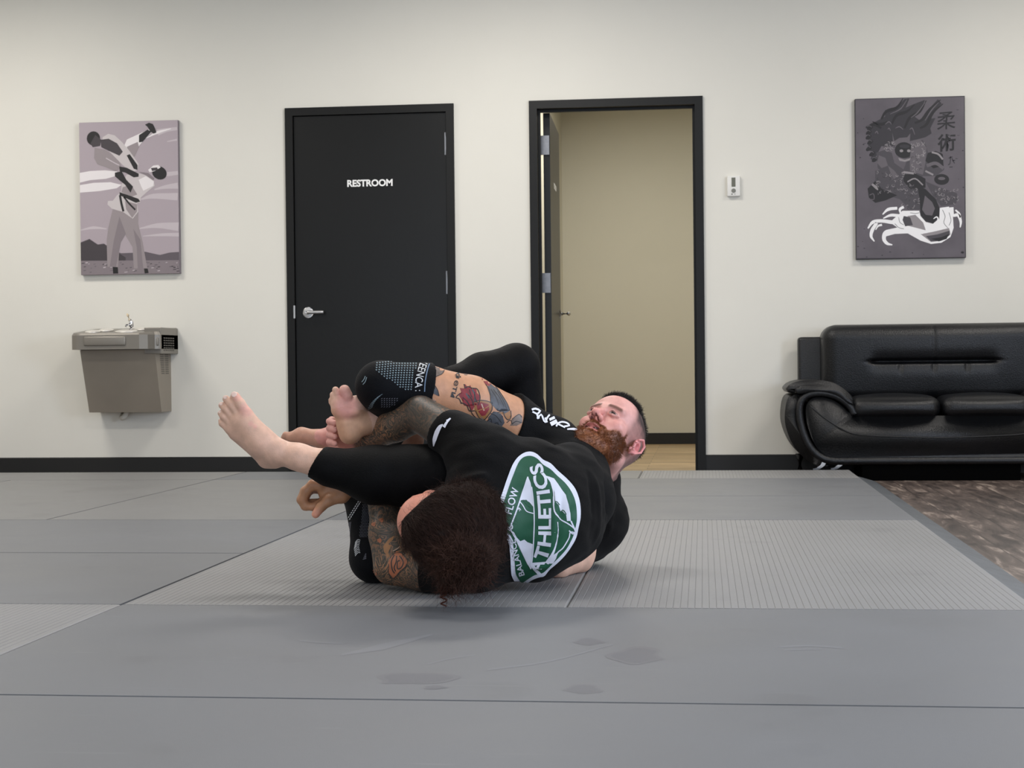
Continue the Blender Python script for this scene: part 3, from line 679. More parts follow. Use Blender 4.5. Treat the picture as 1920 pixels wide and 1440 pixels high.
# --- right print
e_side = mat('canvas_edge_dark', (48, 44, 48), .7)
t2, fn = canvas(((1603.5, 185.5), (1809.5, 179.5), (1811, 483), (1604.5, 487)), .035, 'tall dark canvas print of an ink warrior above a white wave, above the sofa', e_side)
K = dict(bg=0, blk=1, dk=2, mid=3, lt=4, wh=5, gr=6, bg2=7)
m_bg = mat('print_slate', (92, 86, 92), .6, var=.14, vscale=7)
mats = [m_bg, M_('ink_black', (28, 26, 29)), M_('ink_dark', (48, 45, 50)), M_('ink_mid', (96, 90, 95)), M_('ink_light', (142, 136, 138)), M_('ink_white', (238, 236, 236)), M_('ink_grey', (70, 66, 71)), M_('slate_soft', (80, 75, 81))]
L1 = []; Q = .00022
A('bg', [(95, 103), (948, 78), (950, 1330), (97, 1350)], 0)
Sx('dk', [(99, 106), (500, 93), (946, 82)], 7, .5); Sx('dk', [(99, 1346), (500, 1338), (948, 1327)], 9, .5); Sx('dk', [(98, 110), (99, 1340)], 5, .5); Sx('dk', [(945, 90), (946, 1320)], 7, .5)
# hair flames
A('dk', [(235, 290), (330, 240), (330, 190), (430, 160), (480, 105), (520, 100), (490, 170), (560, 140), (640, 110), (610, 190), (560, 240), (600, 270), (680, 170), (740, 105), (770, 140), (700, 200), (660, 260), (720, 250), (680, 330), (690, 370), (640, 400), (520, 430), (400, 470), (300, 470), (240, 580), (215, 570), (235, 510), (180, 500), (205, 450), (190, 400), (200, 350), (175, 320)], 1)
for p in ([(470, 100), (420, 170), (340, 200), (300, 260)], [(560, 145), (500, 200), (420, 230), (380, 300)], [(650, 115), (600, 200), (520, 250), (480, 330)], [(760, 110), (680, 180), (620, 260), (560, 290)], [(780, 140), (700, 210), (650, 300), (600, 330)], [(230, 280), (300, 300), (350, 280)], [(180, 330), (240, 300), (300, 330)]): Sx('blk', p, [6, 26, 14], 1.6)
for p in ([(500, 110), (450, 180), (370, 220)], [(640, 130), (580, 210), (530, 250)], [(745, 130), (690, 190), (640, 270)], [(330, 300), (360, 280), (380, 300)], [(520, 340), (540, 330), (560, 380)], [(410, 330), (440, 318), (470, 340)], [(250, 370), (265, 355), (275, 375)], [(350, 340), (360, 330), (372, 350)]): Sx('mid', p, [4, 9, 4], 2)
for x, y in ((200, 330), (190, 365), (188, 400), (200, 440), (190, 490), (215, 530), (235, 575)): L1.append((K['blk'], ell2(x+12, y, 26, 15, 2.1*Q, a=-.6))); Sx('mid', [(x-10, y-12), (x+8, y-18), (x+26, y-8)], 4, 2.3)
# face and horns
A('mid', [(385, 365), (400, 430), (440, 405), (500, 400), (525, 370), (520, 440), (500, 470), (410, 465), (390, 440)], 2.4)
L1.append((K['blk'], ell2(475, 500, 72, 62, 2.6*Q)));
for x in (455, 512): L1.append((K['lt'], ell2(x, 505, 14, 11, 2.9*Q)))
A('lt', [(430, 560), (480, 575), (525, 560), (518, 580), (480, 590), (440, 582)], 2.9); L1.append((K['dk'], ell2(480, 470, 40, 14, 2.9*Q)))
# robe masses
A('gr', [(260, 520), (320, 500), (380, 520), (400, 600), (470, 650), (560, 430), (620, 420), (650, 470), (660, 520), (700, 510), (770, 520), (785, 650), (720, 700), (620, 700), (600, 760), (500, 760), (420, 740), (340, 700), (270, 640)], 2.2)
A('mid', [(535, 430), (600, 415), (650, 480), (640, 600), (620, 690), (520, 660), (520, 560)], 2.7)
A('blk', [(660, 520), (720, 505), (775, 530), (780, 620), (700, 640), (640, 580)], 2.8); Sx('lt', [(690, 515), (740, 530), (775, 570)], 14, 3); Sx('mid', [(650, 620), (720, 600), (780, 640)], 26, 3); Sx('lt', [(640, 660), (700, 690)], 14, 3.1)
A('blk', [(470, 690), (560, 680), (640, 720), (640, 790), (520, 800), (470, 740)], 2.8); Sx('lt', [(500, 745), (560, 720), (620, 770)], 10, 3.1); Sx('lt', [(470, 670), (550, 680)], 16, 3.1)
A('gr', [(250, 660), (330, 650), (440, 710), (560, 760), (600, 830), (600, 960), (520, 960), (440, 880), (340, 850), (250, 760)], 2.5)
A('blk', [(190, 800), (250, 740), (300, 800), (420, 850), (330, 890), (250, 910), (200, 870)], 2.7); Sx('lt', [(225, 765), (255, 790), (270, 810)], [16, 22, 8], 3); Sx('mid', [(205, 850), (235, 840), (240, 880), (215, 885)], 6, 3)
A('gr', [(640, 740), (760, 790), (880, 830), (895, 870), (870, 915), (760, 930), (700, 860)], 2.5); L1.append((K['blk'], ell2(765, 725, 58, 42, 2.9*Q))); L1.append((K['mid'], ell2(765, 718, 28, 12, 3.2*Q)))
A('mid', [(350, 620), (400, 660), (430, 700), (395, 725), (370, 680)], 3); A('mid', [(280, 540), (330, 560), (350, 620), (300, 640), (265, 600)], 2.9)
for i in range(240):                                        # brocade
    bx = random.choice([(540, 640, 440, 680), (260, 480, 660, 840), (440, 600, 760, 950), (700, 885, 790, 910), (330, 400, 440, 500)])
    x, y = random.uniform(bx[0], bx[1]), random.uniform(bx[2], bx[3]); r_ = random.uniform(5, 11)
    a0 = random.uniform(0, 6.28); pts = [(x+r_*math.cos(a0+k*.9), y+r_*math.sin(a0+k*.9)) for k in range(5)]
    Sx(random.choice(['lt', 'mid', 'dk', 'lt']), pts, 3.6, 3.3+i*.001)
# leg
A('blk', [(575, 770), (640, 800), (720, 880), (745, 940), (745, 1010), (700, 1065), (640, 1050), (600, 1000), (595, 880)], 3.6)
A('mid', [(635, 850), (690, 900), (712, 950), (690, 1005), (640, 1000), (612, 960), (625, 900)], 3.8)
# wave
A('wh', [(460, 970), (590, 968), (600, 1010), (640, 1055), (700, 1070), (745, 1030), (750, 945), (820, 935), (850, 1000), (855, 1100), (830, 1170), (760, 1215), (680, 1225), (600, 1200), (500, 1145), (400, 1150), (330, 1170), (330, 1120), (420, 1100), (360, 1060), (430, 1000)], 3.2)
A('lt', [(500, 1010), (560, 1000), (620, 1060), (640, 1120), (560, 1100), (480, 1080)], 3.45); A('gr', [(470, 1010), (520, 1020), (540, 1080), (480, 1090), (460, 1040)], 3.5)
A('lt', [(600, 1150), (700, 1130), (820, 1100), (832, 1150), (760, 1200), (680, 1210)], 3.45); A('gr', [(640, 1165), (730, 1150), (826, 1120), (820, 1160), (750, 1200), (680, 1205)], 3.5); A('blk', [(680, 1185), (760, 1172), (822, 1145), (800, 1185), (740, 1205)], 3.55)
for p, w in (([(420, 950), (350, 960), (305, 1000)], [22, 24, 8]), ([(440, 1010), (370, 1005), (310, 1030)], [26, 22, 8]), ([(470, 940), (440, 960), (450, 1000)], [20, 20, 10]), ([(380, 1060), (300, 1050), (230, 1060), (190, 1110)], [30, 26, 26, 10]), ([(260, 1065), (225, 1120), (215, 1170), (240, 1210)], [24, 28, 22, 8]), ([(400, 1130), (330, 1140), (315, 1190), (340, 1225), (380, 1235)], [36, 34, 30, 24, 8]), ([(300, 1080), (270, 1090), (250, 1120)], [18, 14, 6]), ([(840, 940), (850, 1000), (890, 1000), (910, 1050), (905, 1095)], [30, 22, 26, 20, 8]), ([(870, 960), (900, 990), (905, 1020)], [12, 16, 8]), ([(700, 1075), (735, 1040), (725, 1015), (700, 1030)], [16, 12, 10, 6]), ([(560, 1110), (610, 1120), (615, 1150)], [14, 12, 6])): Sx('wh', p, w, 3.9)
for p in ([(620, 1000), (640, 1040), (690, 1050)], [(770, 960), (790, 1010), (780, 1060), (810, 1100)], [(400, 1070), (430, 1100), (470, 1110)], [(820, 980), (835, 1040), (820, 1080)], [(430, 1020), (440, 1060), (470, 1080)], [(520, 985), (560, 990), (590, 985)]): Sx('dk', p, 3.5, 4.1)
# brushed characters
for s, cx_, cy_, sz in (('柔', 803, 270, 150), ('術', 805, 440, 140)):
    tb = text2(s, lambda x, y: (x, y), 1, .006 if s == '柔' else .022, 4*Q); x_ = [v.co.x for v in tb.verts]; y_ = [v.co.y for v in tb.verts]; mx_, my_ = (max(x_)+min(x_))/2, (max(y_)+min(y_))/2
    for v in tb.verts: v.co = (cx_+(v.co.x-mx_)*sz, cy_-(v.co.y-my_)*sz+(v.co.x-mx_)*-14, 4*Q)
    L1.append((K['blk'], tb))
for p in ([(820, 560), (850, 550)], [(835, 545), (830, 600), (815, 612)], [(850, 580), (870, 575)], [(825, 630), (850, 628)], [(845, 560), (865, 600)]): Sx('dk', p, 7, 4)
for i in range(26):
    x, y = random.choice([(random.uniform(105, 180), random.uniform(90, 1340)), (random.uniform(880, 940), random.uniform(90, 1320)), (random.uniform(105, 940), random.uniform(1290, 1335))]); L1.append((K['dk'], ell2(x, y, random.uniform(3, 12), random.uniform(2, 5), .6*Q, 8)))
L1.append((K['blk'], ell2(922, 1288, 13, 9, .7*Q, 10)))
L1 = fit(L1, 853, 1250, 95, 103, .0015, .029)
link_decal('picture', decal(L1, fn, 0), mats, t2, False)
# ================================================================== ORGANIC SURFACES (distance fields turned into meshes)
def NV(p): return np.array([p[0], p[1], p[2]], dtype=np.float64)
class Field:
    def __init__(s, xs, ys, zs):
        s.x, s.y, s.z = [np.asarray(a, dtype=np.float32) for a in (xs, ys, zs)]
        s.D = np.full((len(xs), len(ys), len(zs)), 1.0, dtype=np.float32)
    def rng(s, lo, hi):
        r = []
        for a, l, h in zip((s.x, s.y, s.z), lo, hi):
            i, j = np.searchsorted(a, l), np.searchsorted(a, h); r.append(slice(max(0, i-1), min(len(a), j+1)))
        return tuple(r)
    def box(s, pr, m):
        lo = np.full(3, 9.); hi = np.full(3, -9.)
        for q in pr:
            if q[0] == 'c':
                for p, r in ((q[1], q[3]), (q[2], q[4])): lo = np.minimum(lo, NV(p)-r); hi = np.maximum(hi, NV(p)+r)
            else:
                r = max(q[2]); lo = np.minimum(lo, NV(q[1])-r); hi = np.maximum(hi, NV(q[1])+r)
        return lo-m, hi+m
    def ev(s, q, sl, inf=0.0):
        X = s.x[sl[0]][:, None, None]; Y = s.y[sl[1]][None, :, None]; Z = s.z[sl[2]][None, None, :]
        if q[0] == 'c':
            a, b = NV(q[1]), NV(q[2]); d = b-a; L2 = max(1e-9, float(d@d))
            t = ((X-a[0])*d[0]+(Y-a[1])*d[1]+(Z-a[2])*d[2])/L2; t = np.clip(t, 0, 1)
            return np.sqrt((X-a[0]-t*d[0])**2+(Y-a[1]-t*d[1])**2+(Z-a[2]-t*d[2])**2)-(q[3]+inf+(q[4]-q[3])*t)
        c = NV(q[1]); R = q[3] if len(q) > 3 and q[3] is not None else np.eye(3); r = [k+inf for k in q[2]]
        x, y, z = X-c[0], Y-c[1], Z-c[2]
        l = [(x*R[0][i]+y*R[1][i]+z*R[2][i]) for i in range(3)]
        k0 = np.sqrt((l[0]/r[0])**2+(l[1]/r[1])**2+(l[2]/r[2])**2); k1 = np.sqrt((l[0]/r[0]**2)**2+(l[1]/r[1]**2)**2+(l[2]/r[2]**2)**2)+1e-6
        return k0*(k0-1)/k1
    @staticmethod
    def smin(a, b, k):
        if k <= 0: return np.minimum(a, b)
        h = np.maximum(k-np.abs(a-b), 0)/k; return np.minimum(a, b)-h*h*k*.25
    def chain(s, pr, kin=.02, kout=.02, inf=0.0, cuts=(), pert=None):
        m = max(kin, kout)+.03+inf; lo, hi = s.box(pr, m); sl = s.rng(lo, hi); A = None
        for q in pr:
            d = s.ev(q, sl, inf).astype(np.float32); A = d if A is None else s.smin(A, d, kin)
        X = s.x[sl[0]][:, None, None]; Y = s.y[sl[1]][None, :, None]; Z = s.z[sl[2]][None, None, :]
        if pert is not None: A = A+pert(X, Y, Z)
        for p, n in cuts:
            n = NV(n)/np.linalg.norm(NV(n)); c = (X-p[0])*n[0]+(Y-p[1])*n[1]+(Z-p[2])*n[2]; A = np.maximum(A, c)
        s.D[sl] = s.smin(s.D[sl], A.astype(np.float32), kout)
    def sub(s, pr, k=.004):
        lo, hi = s.box(pr, k+.01); sl = s.rng(lo, hi); A = None
        for q in pr:
            d = s.ev(q, sl).astype(np.float32); A = d if A is None else s.smin(A, d, k)
        s.D[sl] = -s.smin(-s.D[sl], A, k)
    def fold(s, pts, amp, w):
        """raise (amp>0) or dent (amp<0) the surface along a 3-D polyline"""
        P = [NV(p) for p in pts]
        lo = np.min(P, 0)-w*2.6; hi = np.max(P, 0)+w*2.6; sl = s.rng(lo, hi)
        X = s.x[sl[0]][:, None, None]; Y = s.y[sl[1]][None, :, None]; Z = s.z[sl[2]][None, None, :]; best = None; n = len(P)-1
        for i in range(n):
            a, b = P[i], P[i+1]; d = b-a; t = np.clip(((X-a[0])*d[0]+(Y-a[1])*d[1]+(Z-a[2])*d[2])/max(1e-9, float(d@d)), 0, 1)
            q = (X-a[0]-t*d[0])**2+(Y-a[1]-t*d[1])**2+(Z-a[2]-t*d[2])**2; T = (i+t)/n; e = np.exp(-q/(w*w))*np.minimum(1, 4*T*(1-T)+.05)
            best = e if best is None else np.maximum(best, e)
        s.D[sl] -= (amp*best).astype(np.float32)
    def floor(s, z0=0.0006):
        s.D = np.maximum(s.D, (z0-s.z)[None, None, :])
    def mesh(s):
        D = s.D; S = D < 0; c = np.zeros(tuple(n-1 for n in D.shape), np.int8)
        cor = [(i, j, k) for i in (0, 1) for j in (0, 1) for k in (0, 1)]
        def sh(A, o): return A[o[0]:A.shape[0]-1+o[0], o[1]:A.shape[1]-1+o[1], o[2]:A.shape[2]-1+o[2]]
        for o in cor: c += sh(S, o)
        act = np.argwhere((c > 0) & (c < 8)); idx = np.full(c.shape, -1, np.int32); idx[act[:, 0], act[:, 1], act[:, 2]] = np.arange(len(act))
        ax = (s.x, s.y, s.z); acc = np.zeros((len(act), 3)); cnt = np.zeros(len(act))
        for o in cor:
            for d in range(3):
                if o[d]: continue
                o2 = list(o); o2[d] = 1
                a = act+np.array(o); b = act+np.array(o2); da = D[a[:, 0], a[:, 1], a[:, 2]]; db = D[b[:, 0], b[:, 1], b[:, 2]]
                mk = (da < 0) != (db < 0); t = np.where(mk, da/(da-db+1e-20), 0)
                for e in range(3):
                    pa = ax[e][a[:, e]]; pb = ax[e][b[:, e]]; acc[:, e] += np.where(mk, pa+(pb-pa)*t, 0)
                cnt += mk
        V = acc/cnt[:, None]; Fs = []
        for d in range(3):
            e, f = (d+1) % 3, (d+2) % 3
            s0 = [slice(None)]*3; s1 = [slice(None)]*3; s0[d] = slice(0, -1); s1[d] = slice(1, None)
            A, Bq = S[tuple(s0)], S[tuple(s1)]; ch = np.argwhere(A != Bq)
            ok = (ch[:, e] > 0) & (ch[:, f] > 0) & (ch[:, e] < c.shape[e]) & (ch[:, f] < c.shape[f]); ch = ch[ok]
            ins = A[ch[:, 0], ch[:, 1], ch[:, 2]]
            q = []
            for de, df in ((-1, -1), (0, -1), (0, 0), (-1, 0)):
                o = ch.copy(); o[:, e] += de; o[:, f] += df; q.append(idx[o[:, 0], o[:, 1], o[:, 2]])
            q = np.stack(q, 1); q[~ins] = q[~ins][:, ::-1]; Fs.append(q)
        Fq = np.concatenate(Fs); Fq = Fq[(Fq >= 0).all(1)]
        return V, Fq
def axis(a, b, h, fine=()):
    """grid line positions with finer steps inside the given intervals"""
    out = [a]
    while out[-1] < b:
        st = h
        for f0, f1, fh in fine:
            if f0 <= out[-1] <= f1: st = fh
        out.append(out[-1]+st)
    return out
def smooth_mesh(V, Fq, it=1, lam=.5):
    e = np.concatenate([Fq[:, [0, 1]], Fq[:, [1, 2]], Fq[:, [2, 3]], Fq[:, [3, 0]]]); e = np.concatenate([e, e[:, ::-1]])
    for _ in range(it):
        acc = np.zeros_like(V); n = np.bincount(e[:, 0], minlength=len(V))
        for d in range(3): acc[:, d] = np.bincount(e[:, 0], weights=V[e[:, 1], d], minlength=len(V))
        V = V*(1-lam)+lam*acc/np.maximum(n, 1)[:, None]
    return V
def np_link(name, V, Fq, mats, parent, cols=None, extra=None):
    me = bpy.data.meshes.new(name); me.vertices.add(len(V)); me.vertices.foreach_set('co', V.astype(np.float32).ravel())
    me.loops.add(Fq.size); me.loops.foreach_set('vertex_index', Fq.astype(np.int32).ravel()); me.polygons.add(len(Fq))
    k = Fq.shape[1]; me.polygons.foreach_set('loop_start', np.arange(0, Fq.size, k, dtype=np.int32)); me.polygons.foreach_set('loop_total', np.full(len(Fq), k, np.int32))
    me.update(); me.validate(); me.polygons.foreach_set('use_smooth', np.ones(len(me.polygons), bool))
    for m in mats: me.materials.append(m)
    if cols is not None:
        a = me.color_attributes.new('Col', 'FLOAT_COLOR', 'POINT'); a.data.foreach_set('color', np.concatenate([cols, np.ones((len(cols), 1))], 1).astype(np.float32).ravel())
    if extra is not None:
        for nme, arr in extra.items(): a = me.attributes.new(nme, 'FLOAT', 'POINT'); a.data.foreach_set('value', arr.astype(np.float32))
    o = bpy.data.objects.new(name, me); C.objects.link(o)
    if parent is not None: par(o, parent)
    return o
def cones(pts, k=None):
    """pts: [(u,v,Y,r),...] -> list of cones"""
    P = [(U(p[0], p[1], p[2]), p[3]) for p in pts]
    return [('c', P[i][0], P[i+1][0], P[i][1], P[i+1][1]) for i in range(len(P)-1)]
def wcones(pts): return [('c', Vector(pts[i][:3]), Vector(pts[i+1][:3]), pts[i][3], pts[i+1][3]) for i in range(len(pts)-1)]
def dseg(V, a, b):
    a, b = NV(a), NV(b); d = b-a; t = np.clip((V-a)@d/(d@d), 0, 1); return np.linalg.norm(V-a-t[:, None]*d, axis=1), t
def dchain(V, pts):
    best = np.full(len(V), 9.); T = np.zeros(len(V)); n = len(pts)-1
    for i in range(n):
        d, t = dseg(V, U(*pts[i][:3]), U(*pts[i+1][:3])); d = d-(pts[i][3]*(1-t)+pts[i+1][3]*t); m = d < best; best = np.where(m, d, best); T = np.where(m, (i+t)/n, T)
    return best, T
def LC(c): return np.array(lin(c)[:3])
def mixc(col, c, m): return col*(1-m[:, None])+np.asarray(c)[None, :]*m[:, None]
def sstep(a, b, x): t = np.clip((x-a)/(b-a), 0, 1); return t*t*(3-2*t)
def vnoise(V, f, seed=0.):
    """cheap smooth pseudo-noise in -1..1"""
    x, y, z = V[..., 0]*f+seed, V[..., 1]*f-seed*1.7, V[..., 2]*f+seed*.6
    return (np.sin(x*1.0+1.9*np.sin(y*.9+.7*z))+np.sin(y*1.13+1.7*np.sin(z*1.07-.6*x))+np.sin(z*.93+1.8*np.sin(x*1.03+.5*y)))/3
class BV:
    def __init__(s, o):
        dg = bpy.context.evaluated_depsgraph_get(); me = o.data
        s.t = BVHTree.FromPolygons([v.co.copy() for v in me.vertices], [tuple(p.vertices) for p in me.polygons])
    def px(s, u, v, off=.0012):
        d = ray(u, v).normalized(); h = s.t.ray_cast(CAM, d)
        if h[0] is None: return None
        n = h[1]
        if n.dot(d) > 0: n = -n
        return h[0]+n*off
# skin material: colour attribute + noise mottling; tattoo ink pattern where the 'ink' attribute is set
def skin_mat(name):
    m = bpy.data.materials.new(name); m.use_nodes = True; nt = m.node_tree; N = nt.nodes; L = nt.links; b = N['Principled BSDF']
    b.inputs['Roughness'].default_value = .48; b.inputs['Specular IOR Level'].default_value = .4
    b.inputs['Subsurface Weight'].default_value = .08; b.inputs['Subsurface Radius'].default_value = (.012, .005, .003); b.inputs['Subsurface Scale'].default_value = .6
    vc = N.new('ShaderNodeVertexColor'); vc.layer_name = 'Col'; tc = N.new('ShaderNodeTexCoord')
    n = N.new('ShaderNodeTexNoise'); n.inputs['Scale'].default_value = 45; n.inputs['Detail'].default_value = 5; L.new(tc.outputs['Object'], n.inputs['Vector'])
    r = N.new('ShaderNodeMapRange'); r.inputs[1].default_value = .3; r.inputs[2].default_value = .7; r.inputs[3].default_value = .9; r.inputs[4].default_value = 1.1; L.new(n.outputs['Fac'], r.inputs[0])
    mx = N.new('ShaderNodeMix'); mx.data_type = 'RGBA'; mx.blend_type = 'MULTIPLY'; mx.inputs[0].default_value = 1; L.new(vc.outputs['Color'], mx.inputs[6]); L.new(r.outputs[0], mx.inputs[7])
    # ink
    at = N.new('ShaderNodeAttribute'); at.attribute_name = 'ink'
    nd = N.new('ShaderNodeTexNoise'); nd.inputs['Scale'].default_value = 14; nd.inputs['Detail'].default_value = 2.5; nd.inputs['Distortion'].default_value = 2.2; L.new(tc.outputs['Object'], nd.inputs['Vector'])
    wv = N.new('ShaderNodeMath'); wv.operation = 'MULTIPLY'; wv.inputs[1].default_value = 9; L.new(nd.outputs['Fac'], wv.inputs[0])
    sn = N.new('ShaderNodeMath'); sn.operation = 'PINGPONG'; sn.inputs[1].default_value = .5; L.new(wv.outputs[0], sn.inputs[0])
    cr = N.new('ShaderNodeValToRGB'); e = cr.color_ramp.elements
    e[0].position = 0; e[0].color = lin((46, 42, 38)); e[1].position = 1; e[1].color = lin((150, 104, 74))
    for ps, c in ((.3, (74, 66, 56)), (.55, (96, 84, 70)), (.72, (88, 74, 58)), (.86, (158, 112, 82))):
        q = cr.color_ramp.elements.new(ps); q.color = lin(c)
    mm = N.new('ShaderNodeMath'); mm.operation = 'MULTIPLY'; mm.inputs[1].default_value = 2; L.new(sn.outputs[0], mm.inputs[0]); L.new(mm.outputs[0], cr.inputs[0])
    n2 = N.new('ShaderNodeTexNoise'); n2.inputs['Scale'].default_value = 7; n2.inputs['Detail'].default_value = 2; L.new(tc.outputs['Object'], n2.inputs['Vector'])
    r2 = N.new('ShaderNodeMapRange'); r2.inputs[1].default_value = .42; r2.inputs[2].default_value = .6; r2.inputs[3].default_value = 0; r2.inputs[4].default_value = .75; L.new(n2.outputs['Fac'], r2.inputs[0])
    m4 = N.new('ShaderNodeMix'); m4.data_type = 'RGBA'; m4.inputs[7].default_value = lin((66, 62, 56)); L.new(r2.outputs[0], m4.inputs[0]); L.new(cr.outputs[0], m4.inputs[6])
    m2 = N.new('ShaderNodeMix'); m2.data_type = 'RGBA'; L.new(at.outputs['Fac'], m2.inputs[0]); L.new(mx.outputs[2], m2.inputs[6]); L.new(m4.outputs[2], m2.inputs[7]); L.new(m2.outputs[2], b.inputs['Base Color'])
    n3 = N.new('ShaderNodeTexNoise'); n3.inputs['Scale'].default_value = 260; n3.inputs['Detail'].default_value = 3; L.new(tc.outputs['Object'], n3.inputs['Vector'])
    bp = N.new('ShaderNodeBump'); bp.inputs['Strength'].default_value = .18; bp.inputs['Distance'].default_value = .003; L.new(n3.outputs['Fac'], bp.inputs['Height']); L.new(bp.outputs[0], b.inputs['Normal'])
    return m
m_skin = skin_mat('skin')
def cloth_mat(name, rgb, rough=.8, sheen=.15, sc=300):
    return mat(name, rgb, rough, var=.12, vscale=10, bump=.25, bscale=sc, sheen=sheen, spec=.12)
m_tee = cloth_mat('black_cotton', (10, 9, 9), .85, .03)
m_leg = cloth_mat('black_spandex', (5, 5, 6), .65, 0)
m_short = cloth_mat('black_shorts_cloth', (8, 8, 9), .75, .02)
m_brace = cloth_mat('black_knit', (7, 8, 12), .75, .02)
def strands(name, roots, dirs, length, radius, m, parent, seg=6, curl=0., cfreq=60., droop=0., jitter=.35, seed=1, cols=None):
    """many thin tapering hairs as one mesh (three-sided tubes)"""
    rg = np.random.RandomState(seed); n = len(roots); P = roots.copy(); d = dirs/np.linalg.norm(dirs, axis=1)[:, None]
    L_ = length*(1+rg.uniform(-.35, .35, n)); ph = rg.uniform(0, 6.28, n); fr = cfreq*(1+rg.uniform(-.3, .3, n))
    a = np.cross(d, rg.normal(size=(n, 3))); a /= np.linalg.norm(a, axis=1)[:, None]; b = np.cross(d, a)
    drift = rg.normal(size=(n, 3))*jitter
    V = []; 
    for k in range(seg+1):
        t = k/seg; c = P + d*(L_*t)[:, None] + drift*(L_*t*t*.6)[:, None]
        if curl: c = c + (a*np.cos(ph+fr*L_*t)[:, None]+b*np.sin(ph+fr*L_*t)[:, None])*(curl*min(1, t*2))-(a*np.cos(ph)[:, None]+b*np.sin(ph)[:, None])*0
        c[:, 2] -= droop*t*t
        c[:, 2] = np.maximum(c[:, 2], .002)
        rr = radius*(1-.75*t)
        for q in range(3):
            an = q*2.094; V.append(c+(a*math.cos(an)+b*math.sin(an))*rr)
    V = np.stack(V, 1).reshape(-1, 3); m3 = 3*(seg+1); base = (np.arange(n)*m3)[:, None, None]; q = []
    for k in range(seg):
        for j in range(3):
            q.append([k*3+j, k*3+(j+1) % 3, (k+1)*3+(j+1) % 3, (k+1)*3+j])
    Fq = (base+np.array(q)[None]).reshape(-1, 4)
    return np_link(name, V, Fq, [m], parent)
# ================================================================== TATTOOED GRAPPLER (back to the viewer, long curly hair)
pA = thing('person', 'tattooed person with curly bun, black tee with green emblem, curled on the mat, back turned', 'person', tuple(Uz(930, 1100)))
hA = axis
FA = Field(axis(U(500, 900, .5).x, U(1200, 900, .9).x, .0042, ((U(548, 900, .4).x, U(650, 900, .4).x, .0028),)), axis(-.16, 1.05, .0044), axis(-.01, .74, .0040))
torA = [('e', U(905, 957, .29), (.10, .125, .215)), ('e', U(1000, 955, .35), (.14, .13, .195)), ('e', U(1070, 950, .46), (.085, .125, .145))]
pelA = cones([(1075, 935, .5, .11), (1060, 895, .62, .11), (1020, 858, .66, .105)])
thR = [(1015, 846, .66, .096), (950, 792, .60, .080), (880, 757, .54, .083), (800, 733, .48, .074), (714, 724, .42, .066)]
shR = [(714, 724, .42, .064), (735, 775, .56, .052), (765, 825, .72, .05)]
thL = [(1020, 880, .66, .10), (850, 965, .56, .082), (702, 1046, .48, .066)]
shL = [(702, 1046, .48, .064), (692, 965, .51, .054), (660, 890, .55, .045), (630, 822, .58, .030)]
ftL = [(630, 822, .58, .030), (600, 822, .57, .026), (565, 817, .56, .024), (545, 820, .56, .016)]
uaR = [(880, 832, .30, .070), (845, 812, .33, .060), (787, 775, .40, .052)]
faR = [(787, 775, .40, .052), (742, 796, .45, .050), (695, 822, .52, .036), (668, 826, .55, .028)]
uaL = [(860, 1062, .26, .062), (795, 1068, .28, .060), (735, 1062, .33, .053)]
faL = [(735, 1062, .33, .053), (727, 1000, .36, .054), (720, 950, .40, .043), (702, 905, .44, .031)]
FA.chain(torA, .08, .02); FA.chain(pelA, .04, .05)
FA.chain(cones(uaR), .015, .04); FA.chain(cones(uaL), .015, .04); FA.chain(cones(faR), .015, .006); FA.chain(cones(faL), .015, .006)
for c_ in (thR, thL): FA.chain(cones(c_[:2]), .015, .03); FA.chain(cones(c_), .015, .003)
FA.chain(cones(shR), .015, .006); FA.chain(cones(shL), .015, .006)
FA.chain(cones(ftL)+cones([(618, 815, .58, .024), (605, 830, .58, .022)]), .012, .008)
for k, (u, v) in enumerate(((545, 818), (543, 822), (544, 826))): FA.chain(cones([(556, v-2, .56+.012*k, .010), (u-10, v-3, .56+.012*k, .009), (u-13, v+2, .56+.012*k, .008)]), .003, .004)
# right hand gripping the ankle from behind: palm, four fingers, thumb
FA.chain(cones([(668, 826, .55, .027), (648, 818, .54, .026), (636, 806, .53, .020)])+cones([(650, 830, .54, .022), (634, 820, .52, .018)]), .012, .012)
for k in range(4):
    v = 786+k*13; FA.chain(cones([(640, v+6, .53, .0105), (622, v+1, .50, .0100), (617, v+4, .462, .0092), (628, v+7, .435, .0085)]), .003, .006)
FA.chain(cones([(652, 800, .53, .012), (645, 782, .52, .0105), (650, 770, .52, .009)]), .003, .008)
# left fist
FA.chain(cones([(702, 905, .44, .028), (670, 907, .42, .027), (640, 915, .40, .027)]), .01, .012)
FA.chain(cones([(650, 915, .395, .027), (606, 914, .385, .019)])+cones([(640, 928, .40, .026), (611, 927, .390, .021)])+cones([(650, 912, .44, .024), (600, 912, .43, .018)]), .014, .010)
for k in range(4):
    y = .375+k*.021; s_ = (0, 2, 1, -3)[k]
    FA.chain(cones([(601, 911+k*2, y, .0160), (586-s_*.5, 909+k*2, y, .0155), (574-s_, 921, y-.002, .0145), (567-s_, 937, y, .0138), (574-s_, 949, y+.002, .0130), (587, 950, y+.004, .0125), (599, 943-k, y+.006, .0110)]), .004, .006)
FA.chain(cones([(583, 942, .41, .011), (604, 941, .41, .011)]), .004, .004)
FA.chain(cones([(640, 930, .385, .020), (616, 938, .368, .0175), (602, 950, .358, .0145), (592, 964, .350, .0122)]), .006, .010)
